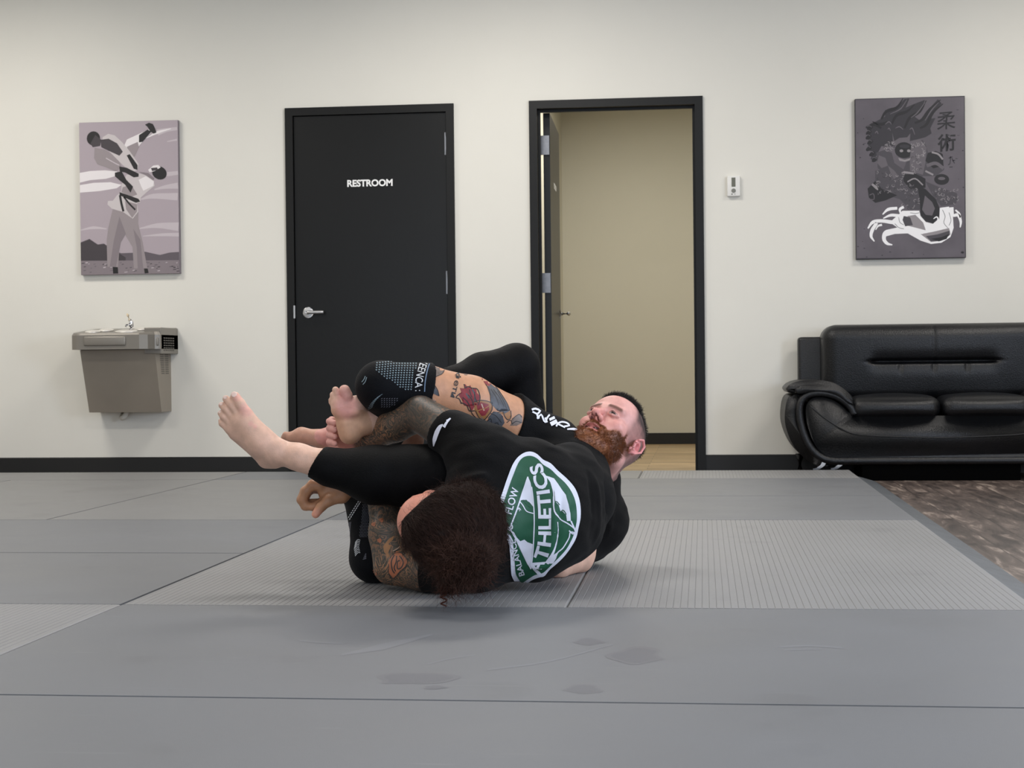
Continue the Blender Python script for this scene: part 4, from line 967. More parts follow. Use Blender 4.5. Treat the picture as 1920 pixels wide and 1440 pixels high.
# neck and head
HcA = NV(U(828, 978, .03)); UA_ = np.array([-.35, -.93, -.05]); UA_ /= np.linalg.norm(UA_); FA_ = np.array([-.90, .30, .22]); FA_ -= UA_*(FA_@UA_); FA_ /= np.linalg.norm(FA_); LA_ = np.cross(UA_, FA_)
def HP(c, L_, F_, U_, s, p): return Vector(c+s*(L_*p[0]+F_*p[1]+U_*p[2]))
def head_field(Fd, c, L_, F_, U_, s, k_out, beard=0.0, neck=None, mouth_open=.004):
    R = np.stack([L_, F_, U_], 1)
    h = lambda x, y, z: HP(c, L_, F_, U_, s, (x, y, z))
    E = lambda p, r: ('e', h(*p), tuple(k*s for k in r), R)
    K = lambda a, b, ra, rb: ('c', h(*a), h(*b), ra*s, rb*s)
    Fd.chain([E((0, -.018, .045), (.076, .100, .082)), E((0, .030, .045), (.066, .062, .066))], .03, .02)
    Fd.chain([E((0, .030, -.025), (.062, .056, .070)), E((.0, .020, -.062), (.056, .060, .045)), K((0, .062, -.098), (0, .066, -.100), .030, .028), K((.046, .0, -.075), (.018, .062, -.104), .018, .018), K((-.046, .0, -.075), (-.018, .062, -.104), .018, .018)], .03, .025)
    for q in (1, -1):
        Fd.chain([E((q*.044, .055, -.020), (.022, .024, .018))], .01, .022)
    Fd.chain([K((-.042, .074, .026), (-.012, .086, .022), .011, .012), K((.012, .086, .022), (.042, .074, .026), .012, .011)], .012, .014)
    Fd.sub([E((.032, .101, .004), (.017, .017, .013)), E((-.032, .101, .004), (.017, .017, .013))], .014)
    Fd.chain([K((0, .084, .018), (0, .100, -.012), .0085, .0095), K((0, .100, -.012), (0, .1135, -.030), .0095, .0115)], .008, .010)
    for q in (1, -1):
        Fd.chain([E((q*.0125, .098, -.034), (.0085, .011, .0085))], .004, .007)
        Fd.sub([E((q*.0075, .104, -.043), (.0045, .0055, .006))], .0025)
    # eyes: ball, lids
    for q in (1, -1):
        Fd.chain([E((q*.032, .0765, .003), (.0130, .0130, .0120))], .002, .002)
        Fd.chain([K((q*.019, .0865, .0030), (q*.030, .0910, .0068), .0042, .0054), K((q*.030, .0910, .0068), (q*.046, .0800, .0008), .0054, .0040)], .003, .004)
        Fd.chain([K((q*.019, .0850, .0005), (q*.032, .0885, -.0045), .003, .003), K((q*.032, .0885, -.0045), (q*.045, .0795, -.0005), .003, .003)], .003, .004)
    # mouth
    Fd.chain([K((-.024, .080, -.064), (-.007, .0925, -.060), .006, .0075), K((-.007, .0925, -.060), (.007, .0925, -.060), .0075, .0075), K((.007, .0925, -.060), (.024, .080, -.064), .0075, .006)], .005, .007)
    Fd.chain([K((-.021, .079, -.072), (0, .0885, -.0755), .006, .0080), K((0, .0885, -.0755), (.021, .079, -.072), .0080, .006)], .005, .007)
    Fd.sub([K((-.021, .086, -.0672), (0, .099, -.0672), mouth_open*.8, mouth_open), K((0, .099, -.0672), (.021, .086, -.0672), mouth_open, mouth_open*.8)], .003)
    if beard:
        Fd.chain([K((.050, .004, -.070), (.032, .048, -.098), .011, .020), K((-.050, .004, -.070), (-.032, .048, -.098), .011, .020), K((.026, .056, -.106), (0, .076, -.114), .023, .026), K((-.026, .056, -.106), (0, .076, -.114), .023, .026), K((0, .074, -.126), (0, .080, -.140), .020, .012)], .035, .016)
        Fd.chain([K((-.026, .080, -.060), (0, .095, -.051), .005, .006), K((0, .095, -.051), (.026, .080, -.060), .006, .005), K((.026, .080, -.060), (.030, .074, -.085), .006, .008), K((-.026, .080, -.060), (-.030, .074, -.085), .006, .008)], .004, .004)
    # ears
    for q in (1, -1):
        a = np.array([q*.25, -.05, 0]); 
        Fd.chain([E((q*.0800, -.016, -.004), (.0070, .0180, .0290)), K((q*.078, .0, -.028), (q*.079, -.006, -.036), .006, .006)], .004, .006)
        Fd.chain([K((q*.086, -.002, .012), (q*.090, -.014, .026), .0034, .0036), K((q*.090, -.014, .026), (q*.093, -.030, .018), .0036, .0036), K((q*.093, -.030, .018), (q*.092, -.033, -.004), .0036, .0032), K((q*.092, -.033, -.004), (q*.086, -.018, -.028), .0032, .003), K((q*.086, -.018, -.028), (q*.084, -.006, -.035), .003, .0045)], .002, .003)
        Fd.sub([E((q*.092, -.014, -.006), (.0100, .0095, .0140)), E((q*.094, -.018, .012), (.008, .0070, .0075))], .003)
    if neck: Fd.chain(neck, .02, .03)
head_field(FA, HcA, LA_, FA_, UA_, 1.04, .02, 0, [('c', HP(HcA, LA_, FA_, UA_, 1, (0, -.015, -.05)), U(890, 972, .22), .055, .062)])
FA.floor()
VA, QA = FA.mesh(); del FA
skinA = LC((196, 150, 128)); col = np.tile(skinA, (len(VA), 1)); ink = np.zeros(len(VA))
d1_, t1_ = dchain(VA, uaR); d2_, t2_ = dchain(VA, faR); d3_, t3_ = dchain(VA, uaL); d4_, t4_ = dchain(VA, faL)
ink = np.maximum.reduce([(d1_ < .006)*1., (d2_ < .006)*sstep(.99, .88, t2_), (d3_ < .006)*1., (d4_ < .006)*sstep(.98, .85, t4_)])
col = mixc(col, LC((172, 122, 82)), (sstep(U(560, 900, .4).x, U(545, 900, .4).x, VA[:, 0])*0+((VA[:, 0] < U(700, 930, .42).x) & (VA[:, 2] < U(600, 890, .4).z) & (VA[:, 2] > .2) & (VA[:, 1] < .47))*1.)*.75)
hl = (VA-HcA)@np.stack([LA_, FA_, UA_], 1)/1.04
inh = (np.linalg.norm(VA-HcA, axis=1) < .17)
col = mixc(col, LC((206, 138, 118)), inh*1.); col = mixc(col, LC((208, 118, 104)), (inh & (np.abs(hl[:, 0]) > .078))*1.)
hb_ = inh & (((VA-NV(U(786, 946, -.06)))@np.array([-.70, .10, .72])) < -.004) & (VA[:, 0] > U(762, 1000, -.05).x) & (np.abs(hl[:, 0]) < .079)
col = mixc(col, LC((30, 19, 16)), hb_*1.)
fingR = (np.linalg.norm(VA-NV(U(630, 805, .5)), axis=1) < .09)*1.; col = mixc(col, LC((214, 152, 146)), fingR*.7)
dth, tth = dchain(VA, thR); inkT = (dth < .006)
col = mixc(col, LC((190, 140, 108)), inkT*1.)
tip = np.linalg.norm(VA-NV(U(592, 966, .35)), axis=1); col = mixc(col, LC((214, 150, 124)), sstep(.03, .012, tip))
bodyA = np_link('body', VA, QA, [m_skin], pA, col, {'ink': ink})
bodyA['label'] = 'arms covered in dark blackwork tattoos'
# --- T-shirt
FS = Field(axis(U(770, 900, .3).x, U(1190, 900, .6).x, .0042), axis(.0, .86, .0046), axis(-.01, .52, .0040))
def wr(X, Y, Z):
    V = np.stack(np.broadcast_arrays(X, Y, Z), -1); return (.0034*vnoise(V, 22, 1.3)+.0024*vnoise(V*np.array([.6, 1., 1.5]), 52, 4.)).astype(np.float32)
FS.chain(torA, .08, .02, inf=.012, pert=wr)
FS.chain([('e', U(1072, 935, .50), (.10, .14, .16))], .02, .06, inf=.0, pert=wr)
FS.chain(cones([(905, 850, .30, .085), (878, 833, .30, .074), (845, 812, .33, .066), (815, 793, .37, .061)]), .02, .05, cuts=((U(832, 818, .35), U(800, 797, .385)-U(860, 838, .315)),), pert=wr)
FS.chain(cones([(880, 1045, .25, .085), (840, 1062, .25, .072), (800, 1068, .275, .066)]), .02, .05, cuts=((U(806, 1070, .275), (-1, .4, .1)),), pert=wr)
FS.chain(cones([(915, 975, .24, .09), (890, 972, .20, .075)]), .02, .05)
def S3(pts): return [U(*p) for p in pts]
# explicit drapery
for pts, a_, w_ in (
    ([(870, 800, .19), (930, 818, .2), (1000, 822, .24), (1060, 845, .33)], .007, .012), ([(880, 815, .18), (950, 836, .19), (1040, 850, .28)], -.006, .011),
    ([(825, 885, .17), (880, 860, .16), (925, 835, .18)], -.008, .012), ([(835, 905, .17), (890, 893, .16), (940, 880, .17)], .007, .012), ([(828, 870, .18), (880, 840, .18), (915, 812, .2)], .006, .010), ([(870, 912, .15), (930, 905, .15), (965, 900, .17)], -.005, .010),
    ([(1119, 880, .38), (1124, 940, .37), (1118, 1030, .39)], .006, .012), ([(1104, 870, .36), (1108, 930, .34), (1100, 1010, .34)], -.005, .011), ([(1134, 900, .44), (1140, 930, .43), (1134, 985, .43)], -.005, .010),
    ([(1005, 845, .22), (1045, 880, .24), (1075, 920, .28)], -.004, .010), ([(1042, 925, .23), (1040, 985, .22), (1026, 1040, .24)], .006, .009), ([(1052, 925, .24), (1050, 985, .23), (1037, 1040, .25)], -.006, .008), ([(1062, 900, .25), (1066, 950, .25), (1060, 1010, .27)], .003, .008),
    ([(985, 1080, .23), (1020, 1062, .26), (1045, 1045, .3)], .005, .009)):
    FS.fold(S3(pts), a_*1.35, w_)
# lift the underside so the flank shows between hem and mat
FS.floor()
VS, QS = FS.mesh(); del FS
VS = smooth_mesh(VS, QS, 1, .4)
tee = np_link('t_shirt', VS, QS, [m_tee], pA)
# --- shorts
FH = Field(axis(U(920, 900, .5).x, U(1200, 900, .5).x, .0042), axis(.35, .95, .0046), axis(.1, .62, .0040))
FH.chain(pelA, .04, .02, inf=.014, pert=wr)
FH.chain(cones([(1080, 900, .68, .095), (1045, 868, .66, .105), (1012, 843, .66, .106), (945, 786, .60, .090)]), .03, .04, cuts=((U(972, 772, .58), U(955, 768, .60)-U(1010, 790, .66)),), pert=wr)
FH.fold(S3([(985, 760, .52), (1000, 790, .52), (1010, 815, .54)]), .006, .01)
VH, QH = FH.mesh(); del FH
shorts = np_link('shorts', VH, QH, [m_short], pA)
# --- knee braces
def brace(pts1, pts2, cutA, cutB, name, xr, yr, zr):
    Fb = Field(axis(*xr, .0040), axis(*yr, .0042), axis(*zr, .0038)); Fb.chain(cones(pts1)+cones(pts2), .02, .01, inf=.006, cuts=(cutA, cutB)); Fb.floor()
    V, Q = Fb.mesh(); return np_link(name, V, Q, [m_brace], pA)
brR = brace(thR[1:], shR, (U(801, 733, .48), U(880, 750, .54)-U(790, 730, .48)), (U(762, 822, .715), U(765, 825, .72)-U(735, 775, .56)), 'knee_brace', (U(640, 700, .4).x, U(860, 700, .5).x), (.28, .85), (.3, .74))
brL = brace(thL[1:], shL, (U(790, 1000, .5), U(850, 965, .56)-U(702, 1046, .48)), (U(672, 925, .53), U(655, 880, .56)-U(692, 965, .51)), 'knee_brace', (U(630, 1000, .4).x, U(860, 1000, .6).x), (.32, .80), (-.01, .36))
# --- hair
m_hair = mat('dark_brown_hair', (26, 16, 13), .7, var=.3, vscale=30, bump=.3, bscale=120, spec=.12)
m_hair2 = mat('hair_strands', (50, 33, 27), .6, var=.3, vscale=20, spec=.2)
m_hair3 = mat('hair_strands_auburn', (70, 38, 28), .6, var=.3, vscale=20, spec=.2)
FR = Field(axis(U(735, 980, 0).x, U(965, 980, 0).x, .0034), axis(-.2, .26, .0036), axis(-.01, .36, .0034))
def hp(X, Y, Z):
    V = np.stack(np.broadcast_arrays(X, Y, Z), -1); return (.0025*vnoise(V, 60, 2.)+.0012*vnoise(V, 120, 7.)).astype(np.float32)
RHA = np.stack([LA_, FA_, UA_], 1)
FR.chain([('e', HP(HcA, LA_, FA_, UA_, 1.04, (0, -.018, .045)), (.090, .116, .100), RHA), ('e', U(862, 985, .04), (.110, .125, .118)), ('e', U(848, 1010, .03), (.098, .10, .085)), ('e', U(895, 995, .07), (.072, .08, .110))], .04, .01, cuts=((U(786, 946, -.06), (-.70, .10, .72)), (U(757, 1000, -.05), (-1, .05, -.05)),), pert=hp)
FR.sub([('e', U(866, 1000, -.115), (.075, .03, .010)), ('e', U(868, 1012, -.11), (.05, .03, .012))], .02)
FR.chain([('e', U(868, 1050, -.105), (.072, .058, .056))], .01, .004, pert=hp)
FR.sub([('e', HP(HcA, LA_, FA_, UA_, 1.04, (-.092, -.012, 0)), (.030, .020, .014))], .008)
FR.chain(cones([(845, 1075, -.06, .03), (838, 1095, -.04, .022), (833, 1105, -.02, .014)]), .01, .02, pert=hp)
FR.floor(.001)
VR, QR = FR.mesh(); hair = np_link('hair', VR, QR, [m_hair], pA)
rg = np.random.RandomState(3)
tri = QR[rg.randint(0, len(QR), 13000)]; P0 = VR[tri].mean(1); nrm = np.cross(VR[tri[:, 1]]-VR[tri[:, 0]], VR[tri[:, 3]]-VR[tri[:, 0]]); nrm /= np.linalg.norm(nrm, axis=1)[:, None]+1e-9
ctr = NV(U(875, 1040, -.04)); tang = ctr-P0; tang -= nrm*(tang*nrm).sum(1)[:, None]; tang /= np.linalg.norm(tang, axis=1)[:, None]+1e-6
keep = (nrm[:, 1] < .5); P0, nrm, tang = P0[keep], nrm[keep], tang[keep]
cro = np.cross(nrm, tang)
strands('hair_strands', P0, tang*.9+nrm*.13+cro*.12, .042, .00055, m_hair2, hair, seg=7, curl=.0016, cfreq=200, jitter=.28, seed=5)
fz = rg.randint(0, len(P0), 1400)
strands('flyaway_hair', P0[fz], tang[fz]*.5+nrm[fz]*.6+cro[fz]*.3, .022, .00035, m_hair2, hair, seg=8, curl=.0035, cfreq=240, jitter=.6, seed=6)
m_hair4 = mat('bun_hair', (62, 40, 31), .6, var=.35, vscale=25, spec=.2)
nb_ = 1500; dd = rg.normal(size=(nb_, 3)); dd[:, 1] -= .6; dd /= np.linalg.norm(dd, axis=1)[:, None]; cb = NV(U(868, 1050, -.105)); tb_ = np.cross(dd, rg.normal(size=(nb_, 3)))
strands('bun_curls', cb+dd*np.array([.070, .056, .055]), tb_*.8+dd*.45, .045, .0007, m_hair4, hair, seg=10, curl=.0055, cfreq=210, jitter=.6, seed=8)
nb_ = 150; cb = NV(U(842, 1085, -.06)); dd = rg.normal(size=(nb_, 3))*.012; dirs = np.tile(np.array([-.1, -.15, -1.]), (nb_, 1))+rg.normal(size=(nb_, 3))*.35
strands('loose_curls', cb+dd, dirs, .055, .0007, m_hair3, hair, seg=12, curl=.006, cfreq=190, jitter=.35, seed=9)
cb = NV(U(905, 1085, -.05)); dd = rg.normal(size=(80, 3))*.012
strands('loose_curls', cb+dd, rg.normal(size=(80, 3))+np.array([0, -.4, -.6]), .03, .0007, m_hair3, hair, seg=10, curl=.0055, cfreq=220, jitter=.5, seed=10)
# one ringlet lying on the mat
pr_ = [U(832, 1098, -.03)+Vector((.008*math.sin(k*.9), .006*math.cos(k*.9), 0)) + (U(832, 1137, -.02)-U(832, 1098, -.03))*(k/22) for k in range(23)]
for p in pr_: p.z = max(p.z, .003)
bm = nb(); tube(bm, pr_, [.0026]*15+[.0022]*8, 6); link('ringlet', bm, m_hair3, hair, True)
# ================================================================== BEARDED GRAPPLER (face up, black leggings)
pB = thing('person', 'bearded person with short dark hair lying face up behind, black tee, black leggings, bare feet', 'person', tuple(Uz(1120, 1056)))
hs = 1.135
HB = NV(CAM)+(np.array([1.28196732, .94739414, .40360131])-NV(CAM))*(5.095/5.292)
LB_, FB_, UB_ = np.array([.90651509, -.40855486, -.1063641]), np.array([-.15756052, -.5611494, .81257986]), np.array([.3916696, .71985712, .57306251])
xa, xb = U(400, 800, .25).x, U(600, 800, .25).x
FB = Field(axis(xa, 1.52, .0048, ((xa, U(540, 800, .25).x, .0023), (HB[0]-.14, HB[0]+.12, .0023), (U(612, 780, .42).x, U(700, 780, .42).x, .0030))), axis(.14, 1.2, .0050, ((.20, .36, .0026), (.38, .50, .0032), (HB[1]-.15, HB[1]+.10, .0024))), axis(-.01, .80, .0046, ((.27, .62, .0025),)))
lgL = [(515, 846, .28, .036), (560, 857, .28, .036), (620, 876, .29, .048), (700, 890, .31, .078), (765, 892, .33, .082), (815, 890, .35, .078)]
thLB = [(815, 890, .35, .078), (860, 890, .62, .080), (930, 930, .92, .10)]
thRB = [(940, 900, .96, .10), (968, 770, .92, .084), (968, 688, .88, .071)]
shRB = [(968, 688, .88, .068), (905, 702, .80, .062), (850, 725, .72, .055), (770, 762, .60, .040), (722, 778, .51, .033)]
torB = cones([(905, 940, .95, .13), (980, 935, .97, .13), (1065, 930, .90, .135)])+cones([(1105, 965, .86, .10), (1075, 890, .88, .11)])
FB.chain(torB, .05, .02)
FB.chain(cones(lgL), .02, .01); FB.chain(cones(thLB), .015, .04); FB.chain(cones(thRB), .02, .04); FB.chain(cones(shRB), .02, .012)
# near foot: top of the foot towards us
def K2(a, b): return ('c', U(*a[:3]), U(*b[:3]), a[3], b[3])
FB.chain([K2((515, 846, .28, .035), (492, 828, .275, .035)), K2((515, 862, .30, .026), (500, 862, .305, .024)), K2((492, 828, .275, .034), (460, 795, .265, .026)), K2((488, 838, .28, .030), (434, 802, .27, .019)), K2((492, 828, .27, .030), (461, 777, .262, .020)), K2((500, 856, .30, .024), (440, 815, .285, .014)), K2((484, 828, .27, .03), (446, 786, .265, .021))], .022, .02)
toes = [[(461, 777, .262, .0205), (450, 757, .258, .0150), (441, 744, .262, .0142)], [(448, 779, .262, .0160), (434, 759, .258, .0112), (424, 748, .264, .0105)], [(439, 786, .264, .0150), (424, 768, .260, .0105), (416, 760, .266, .0098)], [(433, 795, .266, .0140), (419, 781, .262, .0098), (414, 775, .268, .0092)], [(430, 804, .270, .0140), (417, 794, .267, .0095), (415, 789, .272, .0088)]]
for t in toes: FB.chain([K2(t[0], t[1]), K2(t[1], t[2])], .006, .0045)
FB.chain([('e', U(520, 836, .262), (.014, .012, .012))], .01, .02)        # ankle bone
# far foot: sole towards us
FB.chain([K2((722, 778, .51, .033), (690, 790, .47, .034)), K2((690, 790, .47, .034), (662, 806, .44, .030)), K2((655, 815, .435, .028), (650, 800, .43, .026)), K2((656, 808, .435, .027), (640, 762, .415, .024)), K2((672, 790, .45, .03), (668, 758, .43, .026)), K2((640, 765, .415, .023), (666, 764, .42, .024)), K2((650, 785, .43, .025), (636, 752, .412, .02))], .020, .02)
FB.chain([('e', U(648, 771, .402), (.040, .016, .017))], .01, .012)       # ball of the foot
for t in ([(652, 760, .415, .018), (650, 742, .405, .0175), (646, 732, .40, .0165)], [(640, 756, .415, .012), (632, 738, .405, .0108), (629, 731, .402, .0100)], [(632, 758, .415, .012), (625, 745, .407, .0098), (624, 740, .404, .0090)], [(628, 762, .415, .011), (622, 754, .41, .0088), (621, 750, .408, .0082)]):
    FB.chain([K2(t[0], t[1]), K2(t[1], t[2])], .002, .0025)
# arms: the near one passes under the other person's waist, the far one reaches over
armL = [(1112, 985, .86, .060), (1085, 1046, .74, .043), (1045, 1062, .62, .036), (985, 1050, .60, .028)]
FB.chain(cones(armL), .02, .03)
FB.chain(cones([(985, 1050, .60, .026), (960, 1045, .60, .024)]), .01, .01)
for k in range(4): FB.chain(cones([(962, 1036+k*8, .60, .0095), (938, 1034+k*8, .60, .0085), (925, 1040+k*8, .605, .0075)]), .003, .005)
FB.chain(cones([(970, 1030, .59, .011), (955, 1018, .59, .009)]), .003, .008)
armR = [(1050, 880, 1.0, .062), (985, 930, 1.10, .048), (925, 960, 1.12, .032)]
FB.chain(cones(armR), .02, .03)
for k in range(4): FB.chain(cones([(925, 950+k*8, 1.12, .011), (895, 950+k*8, 1.12, .0095), (880, 956+k*8, 1.12, .008)]), .003, .008)
FB.chain(cones([(925, 942, 1.11, .011), (905, 935, 1.11, .009)]), .003, .008)
h = lambda x, y, z: HP(HB, LB_, FB_, UB_, hs, (x, y, z))
head_field(FB, HB, LB_, FB_, UB_, hs, .02, 1.0, [('c', h(0, -.030, -.03), U(1118, 896, .85), .060, .060), ('c', U(1118, 896, .85), U(1095, 925, .88), .060, .075), ('c', h(.035, -.03, -.05), U(1105, 905, .80), .026, .025)], .0055)
FB.floor()
VB, QB = FB.mesh(); del FB
hl = (VB-HB)@np.stack([LB_, FB_, UB_], 1)/hs; inh = np.linalg.norm(hl, axis=1) < .21
x, y, z = hl[:, 0], hl[:, 1], hl[:, 2]; ax_ = np.abs(x)
skinB = LC((212, 172, 150)); col = np.tile(skinB, (len(VB), 1))
nz = vnoise(VB, 90, .3)*.5+vnoise(VB, 210, 2.)*.5
col = mixc(col, LC((214, 158, 148)), inh*1.)
col = mixc(col, LC((212, 140, 130)), inh*sstep(.05, .02, np.sqrt((x)**2+(y-.11)**2+(z+.03)**2))*.8)     # nose
col = mixc(col, LC((214, 142, 132)), inh*np.exp(-(((ax_-.045)/.02)**2+((z+.025)/.02)**2))*(y > .03)*.5)
# hair fade: scalp above and behind the hairline
hlz = .072-.22*np.clip(.075-y, 0, .05)*0
side = sstep(.050, .022, y-.15*z)*sstep(-.030, .0, z+.35*np.clip(-y, -.03, .1))                    # behind the temples, above the ear
scalp = np.clip(np.maximum(sstep(.078, .090, z-.10*(y-.05)), side), 0, 1)
dens = np.clip(.42+.6*sstep(.01, .085, z)+.3*sstep(-.02, -.08, y), 0, 1)
col = mixc(col, LC((46, 36, 38)), inh*scalp*np.clip(dens*(1+.25*nz), 0, .97))
topm = inh & ((z > .086-.02*np.clip(y, -.1, .08)) | ((y < -.075) & (z > .05)))
col = mixc(col, LC((34, 26, 23)), topm*.92)
# beard
bl = np.maximum.reduce([sstep(-.048, -.064, z+.55*np.clip(ax_-.045, -.02, .05)*-1), 0*z])
bl = sstep(-.004, .006, (-z-.056)+.75*(ax_-.030)*(ax_ > .030)+.45*np.clip(.045-y, 0, .05))*sstep(-.022, .012, y)*(z > -.19)
bl = np.maximum(bl, .7*sstep(.016, .026, y)*sstep(.040, .030, y)*sstep(.055, .062, ax_)*sstep(.01, -.01, z))
must = sstep(.003, -.002, np.abs(z+.0520+.10*ax_)-.0085)*(ax_ < .032)*(y > .07)
must = np.maximum(must, sstep(.004, -.002, np.abs(ax_-.030)-.006)*(z < -.050)*(z > -.09)*(y > .055))
lips = ((np.abs(z+.0695) < .0105) & (ax_ < .024-.25*np.abs(z+.0695)) & (y > .070))
beard = np.clip(np.maximum(bl, must), 0, 1)*(~lips)*inh
beard = np.clip(beard*(1.0+.35*nz), 0, 1)
bc = (LC((84, 54, 38))[None, :]*(1-sstep(.02, .075, y))[:, None]+LC((150, 92, 52))[None, :]*sstep(.02, .075, y)[:, None])*(.85+.35*np.clip(nz, -1, 1))[:, None]
col = col*(1-beard[:, None]*.96)+bc*beard[:, None]*.96
col = mixc(col, LC((184, 112, 104)), lips*inh*.9)
col = mixc(col, LC((52, 26, 24)), (inh & (np.abs(z+.0672) < .0042) & (ax_ < .021) & (y > .06) & (y < .0905))*.9)
col = mixc(col, LC((190, 180, 170)), (inh & (np.abs(z+.0645) < .0022) & (ax_ < .013) & (y > .06) & (y < .0875))*.9)
# brows, eyes, nostrils
br = (np.exp(-(((z-.0255+.10*np.abs(ax_-.03))/.0055)**2))*sstep(.008, .014, ax_)*sstep(.053, .044, ax_))*(y > .06)
col = mixc(col, LC((88, 56, 42)), inh*np.clip(br*1.4, 0, 1)*.9)
eye = inh & (((ax_-.032)/.0118)**2+((z-.0006)/.0025)**2 < 1) & (y > .078)
col = mixc(col, LC((168, 150, 145)), eye*1.)
iris = eye & ((np.abs(x-.0345) < .0062) | (np.abs(x+.0295) < .0062))
col = mixc(col, LC((52, 44, 40)), iris*1.)
lash = inh & (((ax_-.032)/.0150)**2+((z-.0008)/.0056)**2 < 1) & (z > .0026) & (~eye) & (y > .072)
col = mixc(col, LC((70, 44, 38)), lash*.8)
col = mixc(col, LC((168, 108, 98)), inh*np.exp(-(((ax_-.030)/.02)**2+((z-.006)/.012)**2))*(~eye)*(y > .05)*.35)
col = mixc(col, LC((86, 40, 38)), (inh & ((np.sqrt((ax_-.0080)**2+(z+.042)**2)) < .0044) & (y > .09))*.85)
ear = inh & (ax_ > .0775) & (z > -.045) & (z < .035) & (y > -.045) & (y < .012)
col = mixc(col, LC((220, 142, 140)), ear*.9); col = mixc(col, LC((176, 88, 88)), (ear & (np.sqrt((y+.015)**2+(z+.003)**2) < .011) & (ax_ < .0895))*.8)
nk = (np.linalg.norm(VB-NV(U(1150, 890, .8)), axis=1) < .10) & (z < -.10)
col = mixc(col, LC((206, 140, 138)), nk*.8)
# feet: pink toes, ochre sole
ft = np.linalg.norm(VB-NV(U(650, 800, .43)), axis=1) < .075; col = mixc(col, LC((190, 142, 104)), ft*.5)
for p, r_ in ((U(650, 762, .40), .05), (U(645, 735, .40), .03), (U(690, 785, .46), .035)): col = mixc(col, LC((216, 148, 146)), sstep(r_, r_*.4, np.linalg.norm(VB-NV(p), axis=1))*.65)
for p, r_ in ((U(461, 770, .25), .03), (U(470, 795, .24), .012), (U(445, 745, .25), .02), (U(478, 800, .24), .01)): col = mixc(col, LC((222, 158, 148)), sstep(r_, r_*.3, np.linalg.norm(VB-NV(p), axis=1))*.5)
bodyB = np_link('body', VB, QB, [m_skin], pB, col, {'ink': np.zeros(len(VB))})
# toenails
m_nail = mat('toenail', (226, 196, 182), .3)
for t in toes:
    c = U(*t[2][:3]); d = (U(*t[2][:3])-U(*t[1][:3])).normalized(); n_ = Vector((0.15, -1, .35)).normalized(); s_ = d.cross(n_); bm = nb()
    bmesh.ops.create_uvsphere(bm, u_segments=12, v_segments=6, radius=1)
    M4 = Matrix((s_*t[2][3]*.62, d*t[2][3]*.62, n_*.0016)).transposed().to_4x4(); M4.translation = c+n_*(t[2][3]-.0008)+d*t[2][3]*.25
    bmesh.ops.transform(bm, matrix=M4, verts=bm.verts); link('toenail', bm, m_nail, bodyB, True)
# --- leggings
FL = Field(axis(U(570, 900, .3).x, U(1040, 900, .95).x, .0046), axis(.18, 1.15, .0048), axis(.03, .78, .0044))
FL.chain(cones(lgL[1:]), .02, .01, inf=.0045, cuts=((U(592, 868, .285), U(568, 858, .28)-U(612, 880, .28)+Vector((-.0, 0, .006))),))
FL.chain(cones(thLB), .015, .03, inf=.0045); FL.chain(cones(thRB), .02, .04, inf=.0045); FL.chain(cones(shRB[:4]), .02, .012, inf=.0045); FL.chain(cones([(905, 940, .95, .13), (930, 935, .95, .12)]), .03, .04, inf=.004)
FL.fold(S3([(800, 850, .27), (815, 880, .27), (812, 910, .28)]), .004, .01)
VL, QL = FL.mesh(); del FL; leggings = np_link('leggings', VL, QL, [m_leg], pB)
# --- T-shirt
FT = Field(axis(U(880, 900, .9).x, U(1200, 900, .9).x, .0042), axis(.55, 1.25, .0046), axis(-.01, .52, .0040))
FT.chain(torB, .05, .02, inf=.010, cuts=((U(960, 935, .95), (-1, 0, 0)),), pert=wr)
FT.chain(cones([(1112, 985, .88, .094), (1102, 1006, .94, .086)])+cones([(1108, 985, .86, .098), (1116, 978, .87, .094)])+cones([(1108, 985, .86, .09), (1085, 1030, .78, .062)])+cones([(1115, 975, .86, .09), (1108, 925, .82, .075)]), .03, .03, cuts=((U(1083, 1040, .75), U(1083, 1046, .75)-U(1105, 1000, .84)),), pert=wr)
FT.chain(cones([(1098, 868, .78, .070), (1078, 857, .80, .080), (1050, 846, .85, .085), (1020, 845, .92, .085)]), .03, .04, cuts=((U(1104, 862, .76), U(1122, 852, .76)-U(1096, 862, .80)),), pert=wr)
FT.sub([('c', h(0, -.030, -.03), U(1138, 876, .83), .062, .056)], .004)
FT.chain(cones([(1118, 900, .86, .078), (1095, 925, .88, .090)]), .02, .02)
FT.chain(cones([(1105, 910, .80, .048), (1128, 925, .82, .050), (1120, 960, .84, .07)]), .02, .02)
# collar
FT.chain(cones([(1090, 838, .72, .010), (1104, 850, .70, .010), (1116, 868, .70, .010), (1126, 886, .72, .010), (1138, 903, .75, .009), (1145, 920, .79, .008)]), .01, .012)
for pts, a_, w_ in (([(1148, 935, .78), (1150, 975, .76), (1140, 1020, .76)], .006, .011), ([(1140, 930, .76), (1138, 980, .74), (1128, 1020, .74)], -.006, .010), ([(1100, 850, .74), (1060, 815, .78), (1010, 785, .85)], .005, .010), ([(1120, 880, .72), (1133, 905, .74), (1140, 925, .76)], .005, .009)):
    FT.fold(S3(pts), a_, w_)
FT.floor(); VT, QT = FT.mesh(); del FT; VT = smooth_mesh(VT, QT, 1, .4)
teeB = np_link('t_shirt', VT, QT, [m_tee], pB)
